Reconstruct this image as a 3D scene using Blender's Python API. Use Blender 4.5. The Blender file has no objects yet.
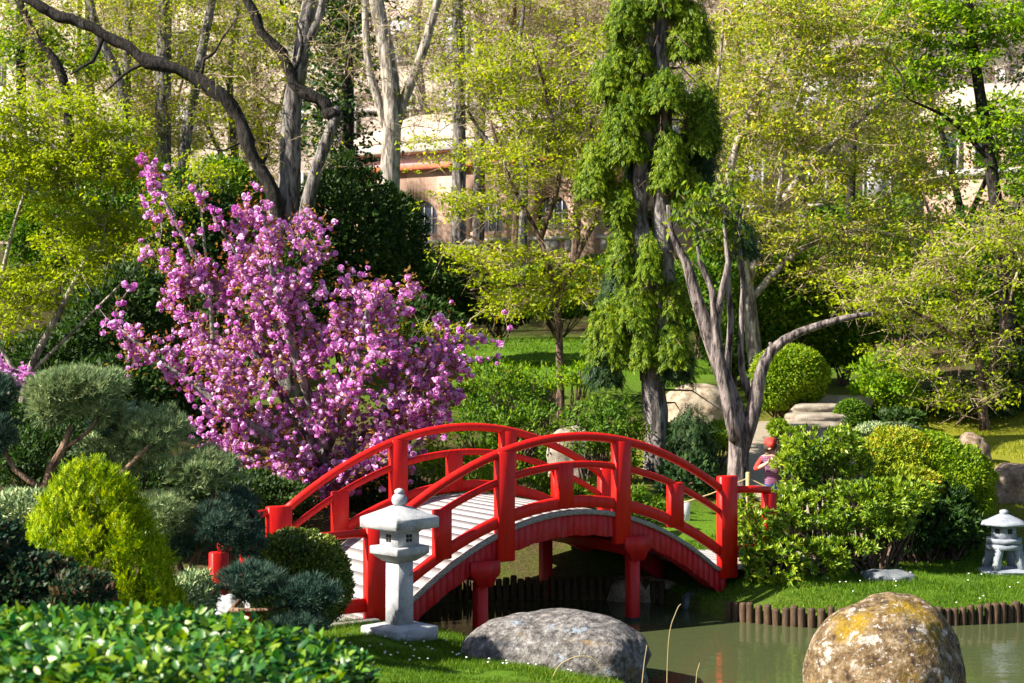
import bpy, math, random
import numpy as np
from mathutils import noise as mnoise, Vector

random.seed(7)
RNG = np.random.default_rng(11)
PI = math.pi
F = 1600.0          # focal length in pixels
CX, CY, H = 512.0, 341.5, 3.0
sc = bpy.context.scene
COL = sc.collection
A3 = np.array


def P(px, py, Y):
    """point seen at pixel (px,py) standing Y metres away"""
    return A3([(px - CX) * Y / F, Y, H - (py - CY) * Y / F])


def unit(v):
    v = np.asarray(v, float)
    n = np.linalg.norm(v, axis=-1, keepdims=True)
    return v / np.maximum(n, 1e-9)


SUNV = A3([-0.75, -0.25, 0.60])


# ----------------------------------------------------------------- mesh builder
class MB:
    def __init__(self):
        self.v, self.f, self.n = [], {}, 0

    def add(self, verts, faces):
        verts = np.asarray(verts, float).reshape(-1, 3)
        if isinstance(faces, np.ndarray):
            self.f.setdefault(faces.shape[1], []).append(faces + self.n)
        else:
            by = {}
            for f in faces:
                by.setdefault(len(f), []).append(f)
            for k, l in by.items():
                self.f.setdefault(k, []).append(np.array(l) + self.n)
        self.v.append(verts)
        self.n += len(verts)

    def verts(self):
        return np.concatenate(self.v)

    def mesh(self, name, base=(0, 0, 0), smooth=False):
        me = bpy.data.meshes.new(name)
        v = self.verts() - np.asarray(base, float)
        loops, starts, s = [], [], 0
        for k, l in self.f.items():
            a = np.concatenate(l)
            loops.append(a.reshape(-1))
            starts.append(s + np.arange(len(a)) * k)
            s += a.size
        loops = np.concatenate(loops).astype(np.int32)
        starts = np.concatenate(starts).astype(np.int32)
        me.vertices.add(len(v))
        me.vertices.foreach_set('co', v.astype(np.float32).ravel())
        me.loops.add(len(loops))
        me.loops.foreach_set('vertex_index', loops)
        me.polygons.add(len(starts))
        me.polygons.foreach_set('loop_start', starts)
        if smooth:
            me.polygons.foreach_set('use_smooth', np.ones(len(starts), bool))
        me.update(calc_edges=True)
        return me


BASE = {}


def tag(o, label, cat, group=None):
    o['label'] = label
    o['category'] = cat
    if group:
        o['group'] = group
    return o


def thing(name, label, cat, base, group=None, rz=0.0):
    o = bpy.data.objects.new(name, None)
    o.empty_display_size = 0.1
    COL.objects.link(o)
    o.location = base
    BASE[o] = np.asarray(base, float)
    return tag(o, label, cat, group)


def part(name, mb, mat, parent, smooth=False, label=None):
    b = BASE[parent]
    me = mb.mesh(name, b, smooth)
    me.materials.append(mat)
    o = bpy.data.objects.new(name, me)
    COL.objects.link(o)
    o.parent = parent
    BASE[o] = b
    if label:
        o['label'] = label
    return o


def single(name, mb, mat, base, label, cat, group=None, smooth=False):
    me = mb.mesh(name, base, smooth)
    me.materials.append(mat)
    o = bpy.data.objects.new(name, me)
    COL.objects.link(o)
    o.location = base
    BASE[o] = np.asarray(base, float)
    return tag(o, label, cat, group)


def setting(name, mb, mat, kind='structure', smooth=False):
    me = mb.mesh(name, (0, 0, 0), smooth)
    me.materials.append(mat)
    o = bpy.data.objects.new(name, me)
    COL.objects.link(o)
    o['kind'] = kind
    BASE[o] = np.zeros(3)
    return o


def dup(root, loc, label=None, group=None, scale=None, rz=None, name=None):
    r = root.copy()
    COL.objects.link(r)
    r.location = loc
    if scale is not None:
        r.scale = (scale,) * 3 if np.isscalar(scale) else scale
    if rz is not None:
        r.rotation_euler = (0, 0, rz)
    if label:
        r['label'] = label
    if group:
        r['group'] = group
    for ch in list(root.children):
        c = ch.copy()
        COL.objects.link(c)
        c.parent = r
        for g in list(ch.children):
            d = g.copy()
            COL.objects.link(d)
            d.parent = c
    return r


# ----------------------------------------------------------------- materials
class NT:
    def __init__(self, name):
        self.m = bpy.data.materials.new(name)
        self.m.use_nodes = True
        self.t = self.m.node_tree
        self.t.nodes.clear()
        self.out = self.n('ShaderNodeOutputMaterial')

    def n(self, kind, **kw):
        nd = self.t.nodes.new(kind)
        for k, v in kw.items():
            if k.startswith('i_'):
                nd.inputs[k[2:].replace('_', ' ')].default_value = v
            else:
                setattr(nd, k, v)
        return nd

    def l(self, a, b):
        self.t.links.new(a, b)

    def coords(self, scale=(1, 1, 1), kind='Object'):
        tc = self.n('ShaderNodeTexCoord')
        mp = self.n('ShaderNodeMapping')
        mp.inputs['Scale'].default_value = scale
        self.l(tc.outputs[kind], mp.inputs['Vector'])
        return mp.outputs['Vector']

    def noise(self, scale, detail=4, rough=0.55, vec=None, dist=0.0):
        nd = self.n('ShaderNodeTexNoise')
        nd.inputs['Scale'].default_value = scale
        nd.inputs['Detail'].default_value = detail
        nd.inputs['Roughness'].default_value = rough
        nd.inputs['Distortion'].default_value = dist
        if vec is not None:
            self.l(vec, nd.inputs['Vector'])
        return nd.outputs['Fac']

    def ramp(self, fac, stops, interp='LINEAR'):
        r = self.n('ShaderNodeValToRGB')
        r.color_ramp.interpolation = interp
        el = r.color_ramp.elements
        while len(el) < len(stops):
            el.new(0.5)
        for e, (p, c) in zip(el, stops):
            e.position = p
            e.color = (*c, 1) if len(c) == 3 else c
        self.l(fac, r.inputs['Fac'])
        return r.outputs['Color']

    def mix(self, fac, a, b, mode='MIX'):
        m = self.n('ShaderNodeMix', data_type='RGBA', blend_type=mode)
        if isinstance(fac, float):
            m.inputs[0].default_value = fac
        else:
            self.l(fac, m.inputs[0])
        for s, i in ((a, 6), (b, 7)):
            if isinstance(s, tuple):
                m.inputs[i].default_value = (*s, 1)
            else:
                self.l(s, m.inputs[i])
        return m.outputs[2]

    def bump(self, h, strength=0.3, dist=0.02):
        b = self.n('ShaderNodeBump')
        b.inputs['Strength'].default_value = strength
        b.inputs['Distance'].default_value = dist
        self.l(h, b.inputs['Height'])
        return b.outputs['Normal']

    def surf(self, col, rough=0.6, normal=None, spec=0.4, coat=0.0):
        p = self.n('ShaderNodeBsdfPrincipled')
        if isinstance(col, tuple):
            p.inputs['Base Color'].default_value = (*col, 1)
        else:
            self.l(col, p.inputs['Base Color'])
        if isinstance(rough, (int, float)):
            p.inputs['Roughness'].default_value = rough
        else:
            self.l(rough, p.inputs['Roughness'])
        p.inputs['Specular IOR Level'].default_value = spec
        p.inputs['Coat Weight'].default_value = coat
        if normal is not None:
            self.l(normal, p.inputs['Normal'])
        self.l(p.outputs[0], self.out.inputs[0])
        return p


def leafmat(name, cols, transl=0.35, rough=0.55, spec=0.18, clump=1.3, tcol=1.25):
    """foliage: each leaf (mesh island) has its own hue out of cols; a slow noise shifts whole clumps"""
    cols = [(c[0] * .93, c[1] * 1.0, c[2]) if c[1] > c[0] * .85 and c[2] < .1 else c for c in cols]
    t = NT(name)
    geo = t.n('ShaderNodeNewGeometry')
    nz = t.noise(clump, 2, 0.5, t.coords())
    mx = t.n('ShaderNodeMath', operation='MULTIPLY_ADD')
    t.l(nz, mx.inputs[0])
    mx.inputs[1].default_value = 0.9
    mx.inputs[2].default_value = -0.45
    ad = t.n('ShaderNodeMath', operation='ADD')
    t.l(geo.outputs['Random Per Island'], ad.inputs[0])
    t.l(mx.outputs[0], ad.inputs[1])
    k = len(cols)
    col = t.ramp(ad.outputs[0], [(i / (k - 1), c) for i, c in enumerate(cols)])
    p = t.surf(col, rough, None, spec)
    tr = t.n('ShaderNodeBsdfTranslucent')
    hs = t.n('ShaderNodeHueSaturation')
    hs.inputs['Value'].default_value = tcol
    hs.inputs['Saturation'].default_value = 1.08
    t.l(col, hs.inputs['Color'])
    t.l(hs.outputs[0], tr.inputs['Color'])
    ms = t.n('ShaderNodeMixShader')
    ms.inputs[0].default_value = transl
    t.l(p.outputs[0], ms.inputs[1])
    t.l(tr.outputs[0], ms.inputs[2])
    t.l(ms.outputs[0], t.out.inputs[0])
    return t.m


def barkmat(name, dark, light, moss=None, scale=6.0, moss_amt=0.5):
    t = NT(name)
    v = t.coords((1, 1, 0.22))
    n1 = t.noise(scale * 3, 6, 0.65, v, 0.4)
    n2 = t.noise(scale * 0.35, 3, 0.5, t.coords())
    col = t.ramp(n1, [(0.41, dark), (0.60, light)])
    if moss:
        col = t.mix(t.ramp(n2, [(moss_amt, (0, 0, 0)), (moss_amt + 0.14, (1, 1, 1))]), col, moss)
    t.surf(col, 0.85, t.bump(n1, 1.0, 0.06), 0.2)
    return t.m


def paintmat(name, col, rough=0.38, dirt=(0.25, 0.02, 0.02), amt=0.35):
    t = NT(name)
    n = t.noise(9, 5, 0.65, t.coords((1, 1, 0.35)))
    n2 = t.noise(70, 3, 0.6, t.coords())
    c = t.mix(t.ramp(n, [(0.45, (0, 0, 0)), (0.8, (amt, amt, amt))]), col, dirt)
    g = t.noise(30, 5, 0.7, t.coords((1, 1, 0.12)))
    c = t.mix(0.4, c, t.ramp(g, [(0.36, (.45, .40, .40)), (0.52, (1, 1, 1))]), 'MULTIPLY')
    r = t.ramp(n, [(0.3, (rough - .08,) * 3), (0.75, (rough + .2,) * 3)])
    t.surf(c, r, t.bump(n2, 0.12, 0.004), 0.3)
    return t.m


def stonemat(name, cols, scale=14, bump=0.6, patches=(), rough=0.85, fine=90):
    """cols: ramp colours; patches: (colour, noise scale, threshold, width, offset)"""
    t = NT(name)
    v = t.coords()
    n1 = t.noise(scale, 8, 0.7, v)
    n2 = t.noise(fine, 4, 0.7, v)
    k = len(cols)
    col = t.ramp(n1, [(0.37 + 0.27 * i / (k - 1), c) for i, c in enumerate(cols)])
    for i, (pc, s, th, w, off) in enumerate(patches):
        tc = t.n('ShaderNodeTexCoord')
        mp = t.n('ShaderNodeMapping')
        mp.inputs['Location'].default_value = (off, off * 0.7, -off)
        t.l(tc.outputs['Object'], mp.inputs['Vector'])
        nn = t.noise(s, 6, 0.68, mp.outputs[0], 0.3)
        col = t.mix(t.ramp(nn, [(th, (0, 0, 0)), (th + w, (1, 1, 1))]), col, pc)
    col = t.mix(0.55, col, t.ramp(n2, [(0.38, (0.32, 0.32, 0.32)), (0.60, (1.0, 1.0, 1.0))]), 'MULTIPLY')
    hs = t.n('ShaderNodeMath', operation='ADD')
    t.l(n1, hs.inputs[0])
    t.l(n2, hs.inputs[1])
    t.surf(col, rough, t.bump(hs.outputs[0], bump, 0.02), 0.25)
    return t.m


M = {}
M['red'] = paintmat('red_paint', (0.62, 0.008, 0.004), 0.42, (0.36, 0.010, 0.012), 0.4)
M['red_fascia'] = paintmat('weathered_red_paint', (0.50, 0.010, 0.018), 0.5, (0.42, 0.12, 0.13), 0.5)
M['red_leg'] = paintmat('red_leg_paint', (0.50, 0.008, 0.010), 0.4)


def m_wood(name, a, b, sc_=(2, 14, 14)):
    t = NT(name)
    n = t.noise(5, 6, 0.65, t.coords(sc_))
    geo = t.n('ShaderNodeNewGeometry')
    c = t.ramp(n, [(0.3, a), (0.7, b)])
    c = t.mix(0.28, c, t.ramp(geo.outputs['Random Per Island'], [(0, (.72, .72, .72)), (1, (1, 1, 1))]), 'MULTIPLY')
    t.surf(c, 0.75, t.bump(n, 0.3, 0.006), 0.25)
    return t.m


M['deck'] = m_wood('pale_deck_boards', (0.27, 0.25, 0.26), (0.43, 0.41, 0.41))
M['edge'] = m_wood('grey_weathered_wood', (0.10, 0.09, 0.08), (0.42, 0.40, 0.37))
M['log'] = m_wood('log_wood', (0.018, 0.011, 0.007), (0.12, 0.075, 0.042), (14, 14, 2))
M['bamboo'] = m_wood('bamboo_wood', (0.38, 0.28, 0.12), (0.55, 0.44, 0.22), (14, 14, 2))
M['lantern'] = stonemat('pale_granite', [(0.32, 0.335, 0.37), (0.48, 0.49, 0.52), (0.60, 0.60, 0.61)], 6, 0.25, fine=150,
                        patches=(((0.22, 0.22, 0.20), 3.4, 0.56, 0.16, 3.1), ((0.24, 0.24, 0.12), 5.0, 0.63, 0.08, 8.3)))
M['lantern_shade'] = stonemat('shade_tinted_granite', [(0.22, 0.25, 0.31), (0.40, 0.44, 0.50)], 8, 0.3, fine=130)  # bluish shade on the low lantern is mixed into the stone colour
M['hole'] = NT('shadowed_interior').m
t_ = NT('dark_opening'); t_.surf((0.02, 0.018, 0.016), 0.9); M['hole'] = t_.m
M['rock_grey'] = stonemat('grey_granite_boulder', [(0.06, 0.055, 0.055), (0.19, 0.175, 0.17), (0.38, 0.36, 0.35)], 13, 1.0, fine=42,
                          patches=(((0.035, 0.04, 0.055), 1.3, 0.52, 0.10, 2.3), ((0.30, 0.36, 0.44), 5.0, 0.60, 0.06, 4.9), ((0.24, 0.16, 0.06), 3.2, 0.60, 0.10, 7.7)))
M['rock_moss'] = stonemat('lichen_boulder', [(0.05, 0.03, 0.016), (0.19, 0.125, 0.06), (0.34, 0.26, 0.17)], 12, 1.0, fine=34,
                          patches=(((0.30, 0.19, 0.012), 1.7, 0.50, 0.12, 4.4), ((0.035, 0.03, 0.03), 1.9, 0.55, 0.08, 9.1), ((0.50, 0.45, 0.40), 8.0, 0.575, 0.05, 1.2), ((0.48, 0.44, 0.41), 24.0, 0.585, 0.05, 5.2)))
M['rock_tan'] = stonemat('tan_boulder', [(0.20, 0.15, 0.10), (0.38, 0.31, 0.23), (0.48, 0.42, 0.34)], 7, 0.6, fine=60)
M['rock_brown'] = stonemat('brown_mossy_boulder', [(0.12, 0.08, 0.05), (0.28, 0.20, 0.14), (0.45, 0.36, 0.30)], 6, 0.8, fine=40,
                           patches=(((0.30, 0.11, 0.02), 2.0, 0.56, 0.14, 3.4),))
M['slab'] = stonemat('pale_slab', [(0.22, 0.18, 0.14), (0.42, 0.37, 0.31)], 5, 0.5, fine=60)
M['slate'] = stonemat('grey_slate', [(0.12, 0.14, 0.16), (0.24, 0.26, 0.28)], 5, 0.5, fine=60)
M['bark_grey'] = barkmat('grey_bark', (0.045, 0.04, 0.04), (0.27, 0.245, 0.235), (0.12, 0.12, 0.03), 4, 0.62)
M['bark_pale'] = barkmat('pale_bark', (0.12, 0.10, 0.085), (0.46, 0.41, 0.36), (0.16, 0.15, 0.05), 4, 0.62)
M['bark_dark'] = barkmat('dark_mossy_bark', (0.010, 0.009, 0.008), (0.045, 0.038, 0.034), (0.20, 0.19, 0.20), 6, 0.66)
M['bark_brown'] = barkmat('brown_bark', (0.035, 0.022, 0.016), (0.20, 0.135, 0.10), None, 5)
M['bark_pine'] = barkmat('pine_bark', (0.10, 0.055, 0.035), (0.34, 0.22, 0.15), None, 8)
M['bark_furrow'] = barkmat('furrowed_bark', (0.035, 0.028, 0.030), (0.30, 0.25, 0.235), (0.33, 0.30, 0.24), 5, 0.68)
M['twig_tan'] = barkmat('tan_twigs', (0.26, 0.19, 0.11), (0.56, 0.45, 0.31), None, 5)
M['twig_pink'] = barkmat('pinkish_twigs', (0.22, 0.14, 0.12), (0.44, 0.33, 0.29), None, 5)

M['f_lime'] = leafmat('lime_leaves', [(0.16, 0.21, 0.004), (0.30, 0.36, 0.006), (0.46, 0.48, 0.015)], 0.48)
M['f_yel'] = leafmat('yellow_green_leaves', [(0.14, 0.20, 0.004), (0.32, 0.37, 0.006), (0.54, 0.52, 0.02)], 0.5)
M['f_olive'] = leafmat('olive_fine_leaves', [(0.11, 0.18, 0.005), (0.25, 0.32, 0.007), (0.44, 0.46, 0.018), (0.50, 0.42, 0.05)], 0.4)
M['f_bright'] = leafmat('bright_leaves', [(0.06, 0.14, 0.004), (0.17, 0.30, 0.006), (0.38, 0.46, 0.012)], 0.4)
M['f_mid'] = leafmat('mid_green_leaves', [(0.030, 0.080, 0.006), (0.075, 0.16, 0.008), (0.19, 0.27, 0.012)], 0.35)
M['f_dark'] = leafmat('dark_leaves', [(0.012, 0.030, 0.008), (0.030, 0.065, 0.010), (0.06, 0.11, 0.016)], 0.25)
M['f_ivy'] = leafmat('dark_ivy_leaves', [(0.010, 0.032, 0.010), (0.025, 0.065, 0.012), (0.08, 0.14, 0.02)], 0.25)
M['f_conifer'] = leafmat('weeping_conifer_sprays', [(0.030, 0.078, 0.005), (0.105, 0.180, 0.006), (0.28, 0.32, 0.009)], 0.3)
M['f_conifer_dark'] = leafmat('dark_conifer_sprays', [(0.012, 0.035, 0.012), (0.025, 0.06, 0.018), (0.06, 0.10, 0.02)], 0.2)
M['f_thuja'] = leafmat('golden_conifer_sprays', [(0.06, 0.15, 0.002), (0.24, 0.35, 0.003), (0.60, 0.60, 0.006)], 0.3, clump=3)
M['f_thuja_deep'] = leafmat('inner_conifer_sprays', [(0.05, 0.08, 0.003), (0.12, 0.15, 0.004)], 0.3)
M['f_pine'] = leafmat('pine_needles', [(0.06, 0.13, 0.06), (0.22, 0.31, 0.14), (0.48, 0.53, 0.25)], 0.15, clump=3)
M['f_pine_shade'] = leafmat('shade_painted_needles', [(0.015, 0.045, 0.040), (0.04, 0.09, 0.068), (0.11, 0.16, 0.10)], 0.15, clump=3)  # pine needles with their shade put into the colour
M['f_box'] = leafmat('box_leaves', [(0.03, 0.06, 0.008), (0.09, 0.14, 0.012), (0.32, 0.34, 0.04)], 0.25, 0.4, 0.4)
M['f_rhodo'] = leafmat('rhododendron_leaves', [(0.04, 0.10, 0.012), (0.13, 0.23, 0.014), (0.27, 0.36, 0.02), (0.44, 0.47, 0.04)], 0.35, 0.42, 0.4)
M['f_azalea'] = leafmat('azalea_leaves', [(0.07, 0.15, 0.006), (0.20, 0.30, 0.010), (0.40, 0.44, 0.02)], 0.35)
M['f_azalea_rust'] = leafmat('rust_tipped_azalea_leaves', [(0.08, 0.15, 0.010), (0.24, 0.30, 0.016), (0.40, 0.44, 0.02), (0.46, 0.32, 0.04)], 0.35)
M['f_hedge'] = leafmat('glossy_hedge_leaves', [(0.010, 0.06, 0.016), (0.030, 0.13, 0.016), (0.10, 0.23, 0.012), (0.25, 0.34, 0.02)], 0.3, 0.36, 0.38)
M['f_red'] = leafmat('dusky_red_leaves', [(0.010, 0.035, 0.018), (0.022, 0.06, 0.030), (0.05, 0.08, 0.03), (0.17, 0.07, 0.04)], 0.25, 0.45)
M['f_bronze'] = leafmat('bronze_young_leaves', [(0.16, 0.05, 0.02), (0.27, 0.12, 0.03), (0.30, 0.22, 0.04)], 0.4)
M['petal'] = leafmat('pink_petals', [(0.52, 0.08, 0.47), (0.69, 0.22, 0.64), (0.82, 0.46, 0.80), (0.90, 0.70, 0.90)], 0.3, 0.6, 0.2, clump=2.0, tcol=1.0)
M['grass'] = leafmat('grass_blades', [(0.04, 0.10, 0.006), (0.09, 0.18, 0.008), (0.20, 0.27, 0.02)], 0.35)
M['moss_grass'] = leafmat('mossy_grass_blades', [(0.12, 0.15, 0.010), (0.26, 0.27, 0.014), (0.40, 0.35, 0.03)], 0.35)
M['straw'] = leafmat('dry_stalks', [(0.38, 0.30, 0.14), (0.55, 0.45, 0.25)], 0.2)
t_ = NT('daisy_white'); t_.surf((0.8, 0.8, 0.78), 0.7); M['daisy'] = t_.m


# ----------------------------------------------------------------- generic shapes
LEAF = A3([[0, 0, 0], [0.45, -0.5, 0.12], [1, 0, 0], [0.45, 0.5, 0.12]])
LEAF_F = np.array([[0, 1, 2, 3]])
# larger curved leaf: folded along the midrib, tip turned down
BIG = A3([[0, 0, 0], [0.30, -0.42, 0.10], [0.30, 0, 0.02], [0.30, 0.42, 0.10], [0.68, -0.40, 0.07], [0.68, 0, -0.02], [0.68, 0.40, 0.07], [1, 0, -0.12]])
BIG_F4 = np.array([[1, 4, 5, 2], [2, 5, 6, 3]])
BIG_F3 = np.array([[0, 1, 2], [0, 2, 3], [4, 7, 5], [5, 7, 6]])
_sv, _sf = [], []
for _u, _sd, _l in ((0.0, -1, .42), (0.0, 1, .42), (.22, -1, .44), (.22, 1, .44), (.46, -1, .36), (.46, 1, .36), (.55, 0, .5)):
    _a = A3([_u, 0, 0]); _d = unit(A3([.8, .95 * _sd, -.25 * abs(_sd)])); _p = A3([-_d[1], _d[0], 0]) * .085
    _k = len(_sv)
    _sv += [_a, _a + _d * _l * .5 + _p, _a + _d * _l, _a + _d * _l * .5 - _p]
    _sf.append((_k, _k + 1, _k + 2, _k + 3))
SPRAY, SPRAY_F = A3(_sv), np.array(_sf)
NEEDLE = A3([[0, -0.5, 0], [1, 0, 0], [0, 0.5, 0]])
NEEDLE_F = np.array([[0, 1, 2]])


def inst(mb, tpl, faces, Pn, D, N, L, W):
    """copies of a small template at points Pn, axis D, normal N, length L, width W"""
    n = len(Pn)
    D = unit(D)
    S = unit(np.cross(D, N))
    N = np.cross(S, D)
    L = np.broadcast_to(np.asarray(L, float), (n,))[:, None, None]
    W = np.broadcast_to(np.asarray(W, float), (n,))[:, None, None]
    v = (Pn[:, None, :] + D[:, None, :] * tpl[None, :, 0:1] * L + S[:, None, :] * tpl[None, :, 1:2] * W
         + N[:, None, :] * tpl[None, :, 2:3] * W)
    k = len(tpl)
    off = (np.arange(n) * k)[:, None, None]
    if not isinstance(faces, list):
        faces = [faces]
    for i, fc in enumerate(faces):
        ff = (fc[None] + off).reshape(-1, fc.shape[1])
        if i == 0:
            mb.add(v.reshape(-1, 3), ff)
            base = mb.n - n * k
        else:
            mb.f.setdefault(fc.shape[1], []).append(ff + base)


def rdir(rng, n, flat=1.0):
    v = rng.normal(size=(n, 3))
    v[:, 2] *= flat
    return unit(v)


def leafcloud(mb, rng, C, n, spread, L, W, droop=0.2, up=0.8, flat=0.6, tpl=LEAF, faces=LEAF_F):
    """n leaves round each of the centres C"""
    C = np.asarray(C).reshape(-1, 3)
    off = rng.normal(size=(len(C) * n, 3)) * np.asarray(spread)
    Pn = np.repeat(C, n, 0) + off
    D = rdir(rng, len(Pn), flat) + unit(off) * 0.5
    D[:, 2] -= droop
    N = rdir(rng, len(Pn)) + SUNV * 0.8      # leaves turn to the light
    N[:, 2] += up * .5
    s = rng.uniform(0.65, 1.25, len(Pn))
    inst(mb, tpl, faces, Pn, D, N, L * s, W * s)


def tube(mb, pts, rad, sides=6, cap=True):
    pts = np.asarray(pts, float)
    n = len(pts)
    rad = np.broadcast_to(np.asarray(rad, float), (n,))
    T = np.gradient(pts, axis=0)
    T = unit(T)
    ref = A3([0.31, 0.95, 0.05]) if abs(T[0][2]) > 0.8 else A3([0, 0, 1.0])
    U = unit(np.cross(T, ref))
    V = np.cross(T, U)
    a = np.arange(sides) / sides * 2 * PI
    ring = (U[:, None] * np.cos(a)[None, :, None] + V[:, None] * np.sin(a)[None, :, None]) * rad[:, None, None]
    v = (pts[:, None] + ring).reshape(-1, 3)
    i = np.arange(n - 1)[:, None] * sides
    j = np.arange(sides)[None]
    k = (j + 1) % sides
    f = np.stack([i + j, i + k, i + k + sides, i + j + sides], -1).reshape(-1, 4)
    mb.add(v, f)
    if cap:
        c = [list(range(sides))[::-1], [(n - 1) * sides + q for q in range(sides)]]
        mb.n -= len(v)
        last = mb.v.pop()
        mb.add(last, c)


def smooth_path(pts, n=None, seg=0.25):
    """Catmull-Rom through points of any dimension"""
    p = np.asarray(pts, float)
    q = np.vstack([2 * p[0] - p[1], p, 2 * p[-1] - p[-2]])
    out = []
    for i in range(len(p) - 1):
        d = np.linalg.norm((p[i + 1] - p[i])[:3])
        m = max(2, int(d / seg))
        t = np.linspace(0, 1, m, endpoint=False)[:, None]
        a, b, c, e = q[i], q[i + 1], q[i + 2], q[i + 3]
        out.append(0.5 * (2 * b + (c - a) * t + (2 * a - 5 * b + 4 * c - e) * t * t + (3 * b - a - 3 * c + e) * t ** 3))
    out.append(p[-1][None])
    return np.vstack(out)


def box(mb, c, s, rz=0.0, bev=0.0):
    """bevelled box: centre c, full size s"""
    hx, hy, hz = A3(s) / 2
    b = min(bev, hx * .9, hy * .9, hz * .9)
    if b <= 0:
        v = A3([[x, y, z] for z in (-hz, hz) for y in (-hy, hy) for x in (-hx, hx)])
        f = [(0, 2, 3, 1), (4, 5, 7, 6), (0, 1, 5, 4), (2, 6, 7, 3), (0, 4, 6, 2), (1, 3, 7, 5)]
    else:
        def ring(x, y, z):
            return [[x - b, -y, z], [x, -y + b, z], [x, y - b, z], [x - b, y, z], [-x + b, y, z], [-x, y - b, z], [-x, -y + b, z], [-x + b, -y, z]]
        v = A3(ring(hx - b, hy - b, -hz) + ring(hx, hy, -hz + b) + ring(hx, hy, hz - b) + ring(hx - b, hy - b, hz))
        f = [tuple(range(8))[::-1], tuple(range(24, 32))]
        for r in range(3):
            for j in range(8):
                f.append((r * 8 + j, r * 8 + (j + 1) % 8, r * 8 + 8 + (j + 1) % 8, r * 8 + 8 + j))
    c_, s_ = math.cos(rz), math.sin(rz)
    R = A3([[c_, -s_, 0], [s_, c_, 0], [0, 0, 1]])
    mb.add(v @ R.T + A3(c), f)


def lathe(mb, prof, c, sides=20, rz=0.0):
    """profile [(r,z)] round a vertical axis; sides=4 gives square tapers"""
    a = rz + np.arange(sides) / sides * 2 * PI
    v = A3([[c[0] + r * math.cos(x), c[1] + r * math.sin(x), c[2] + z] for r, z in prof for x in a])
    n = len(prof)
    f = [tuple(range(sides))[::-1], tuple((n - 1) * sides + j for j in range(sides))]
    for i in range(n - 1):
        for j in range(sides):
            k = (j + 1) % sides
            f.append((i * sides + j, i * sides + k, (i + 1) * sides + k, (i + 1) * sides + j))
    mb.add(v, f)


_ico = {}


def ico(sub):
    if sub in _ico:
        return _ico[sub]
    t = (1 + 5 ** .5) / 2
    v = [(-1, t, 0), (1, t, 0), (-1, -t, 0), (1, -t, 0), (0, -1, t), (0, 1, t), (0, -1, -t), (0, 1, -t), (t, 0, -1), (t, 0, 1), (-t, 0, -1), (-t, 0, 1)]
    v = [unit(A3(x)) for x in v]
    f = [(0, 11, 5), (0, 5, 1), (0, 1, 7), (0, 7, 10), (0, 10, 11), (1, 5, 9), (5, 11, 4), (11, 10, 2), (10, 7, 6), (7, 1, 8), (3, 9, 4), (3, 4, 2), (3, 2, 6), (3, 6, 8), (3, 8, 9), (4, 9, 5), (2, 4, 11), (6, 2, 10), (8, 6, 7), (9, 8, 1)]
    for _ in range(sub):
        c, nf = {}, []

        def mid(a, b):
            k = (min(a, b), max(a, b))
            if k not in c:
                v.append(unit(v[a] + v[b]))
                c[k] = len(v) - 1
            return c[k]
        for a, b, d in f:
            x, y, z = mid(a, b), mid(b, d), mid(d, a)
            nf += [(a, x, z), (b, y, x), (d, z, y), (x, y, z)]
        f = nf
    _ico[sub] = (A3(v), np.array(f))
    return _ico[sub]


def fbm(v, s, off, octv=4):
    return A3([mnoise.fractal(Vector(((p[0] * s + off), p[1] * s - off, p[2] * s + 2 * off)), 1.0, 2.0, octv) for p in v])


def rock(mb, c, r, off=0.0, rough=0.16, sub=5, power=2.4, rz=0.0, skew=0.0, taper=0.0):
    v, f = ico(sub)
    q = np.abs(v) ** power
    k = 1.0 / (q.sum(1) ** (1 / power))
    w = v * k[:, None]
    w = w * (1 + rough * fbm(v, 1.1, off, 3) + rough * .22 * fbm(v, 4.0, off + 5, 4))[:, None]
    w[:, :2] *= (1 - taper * w[:, 2])[:, None]
    w = w * A3(r)
    w[:, 0] += skew * w[:, 2]
    c_, s_ = math.cos(rz), math.sin(rz)
    w = w @ A3([[c_, -s_, 0], [s_, c_, 0], [0, 0, 1]]).T
    mb.add(w + A3(c), f)


# ----------------------------------------------------------------- terrain
POND = A3([(1.05, 12.9), (0.95, 13.4), (0.25, 14.2), (-0.25, 14.9), (-0.5, 15.6), (-0.95, 16.3), (-1.35, 17.2), (-1.2, 18.0), (-0.6, 18.55), (0.4, 18.6), (1.2, 18.62), (1.75, 18.35),
           (2.05, 17.75), (2.25, 17.3), (2.83, 16.92), (3.4, 16.75), (4.0, 16.78), (4.6, 16.92), (5.5, 17.15), (6.5, 17.5), (8.5, 17.6), (11, 17.0), (12, 14.5),
           (10, 11.5), (7, 10.6), (4.5, 10.9), (3.0, 11.3), (1.8, 11.6), (1.25, 12.3)])


def pond_sd(x, y):
    """signed distance to the pond outline, positive on land"""
    x, y = np.asarray(x, float), np.asarray(y, float)
    d = np.full(x.shape, 1e9)
    ins = np.zeros(x.shape, bool)
    n = len(POND)
    for i in range(n):
        a, b = POND[i], POND[(i + 1) % n]
        e = b - a
        t = np.clip(((x - a[0]) * e[0] + (y - a[1]) * e[1]) / (e @ e), 0, 1)
        d = np.minimum(d, np.hypot(x - a[0] - t * e[0], y - a[1] - t * e[1]))
        cond = ((a[1] > y) != (b[1] > y))
        xi = (b[0] - a[0]) * (y - a[1]) / (b[1] - a[1] + 1e-12) + a[0]
        ins ^= cond & (x < xi)
    return np.where(ins, -d, d)


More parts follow.
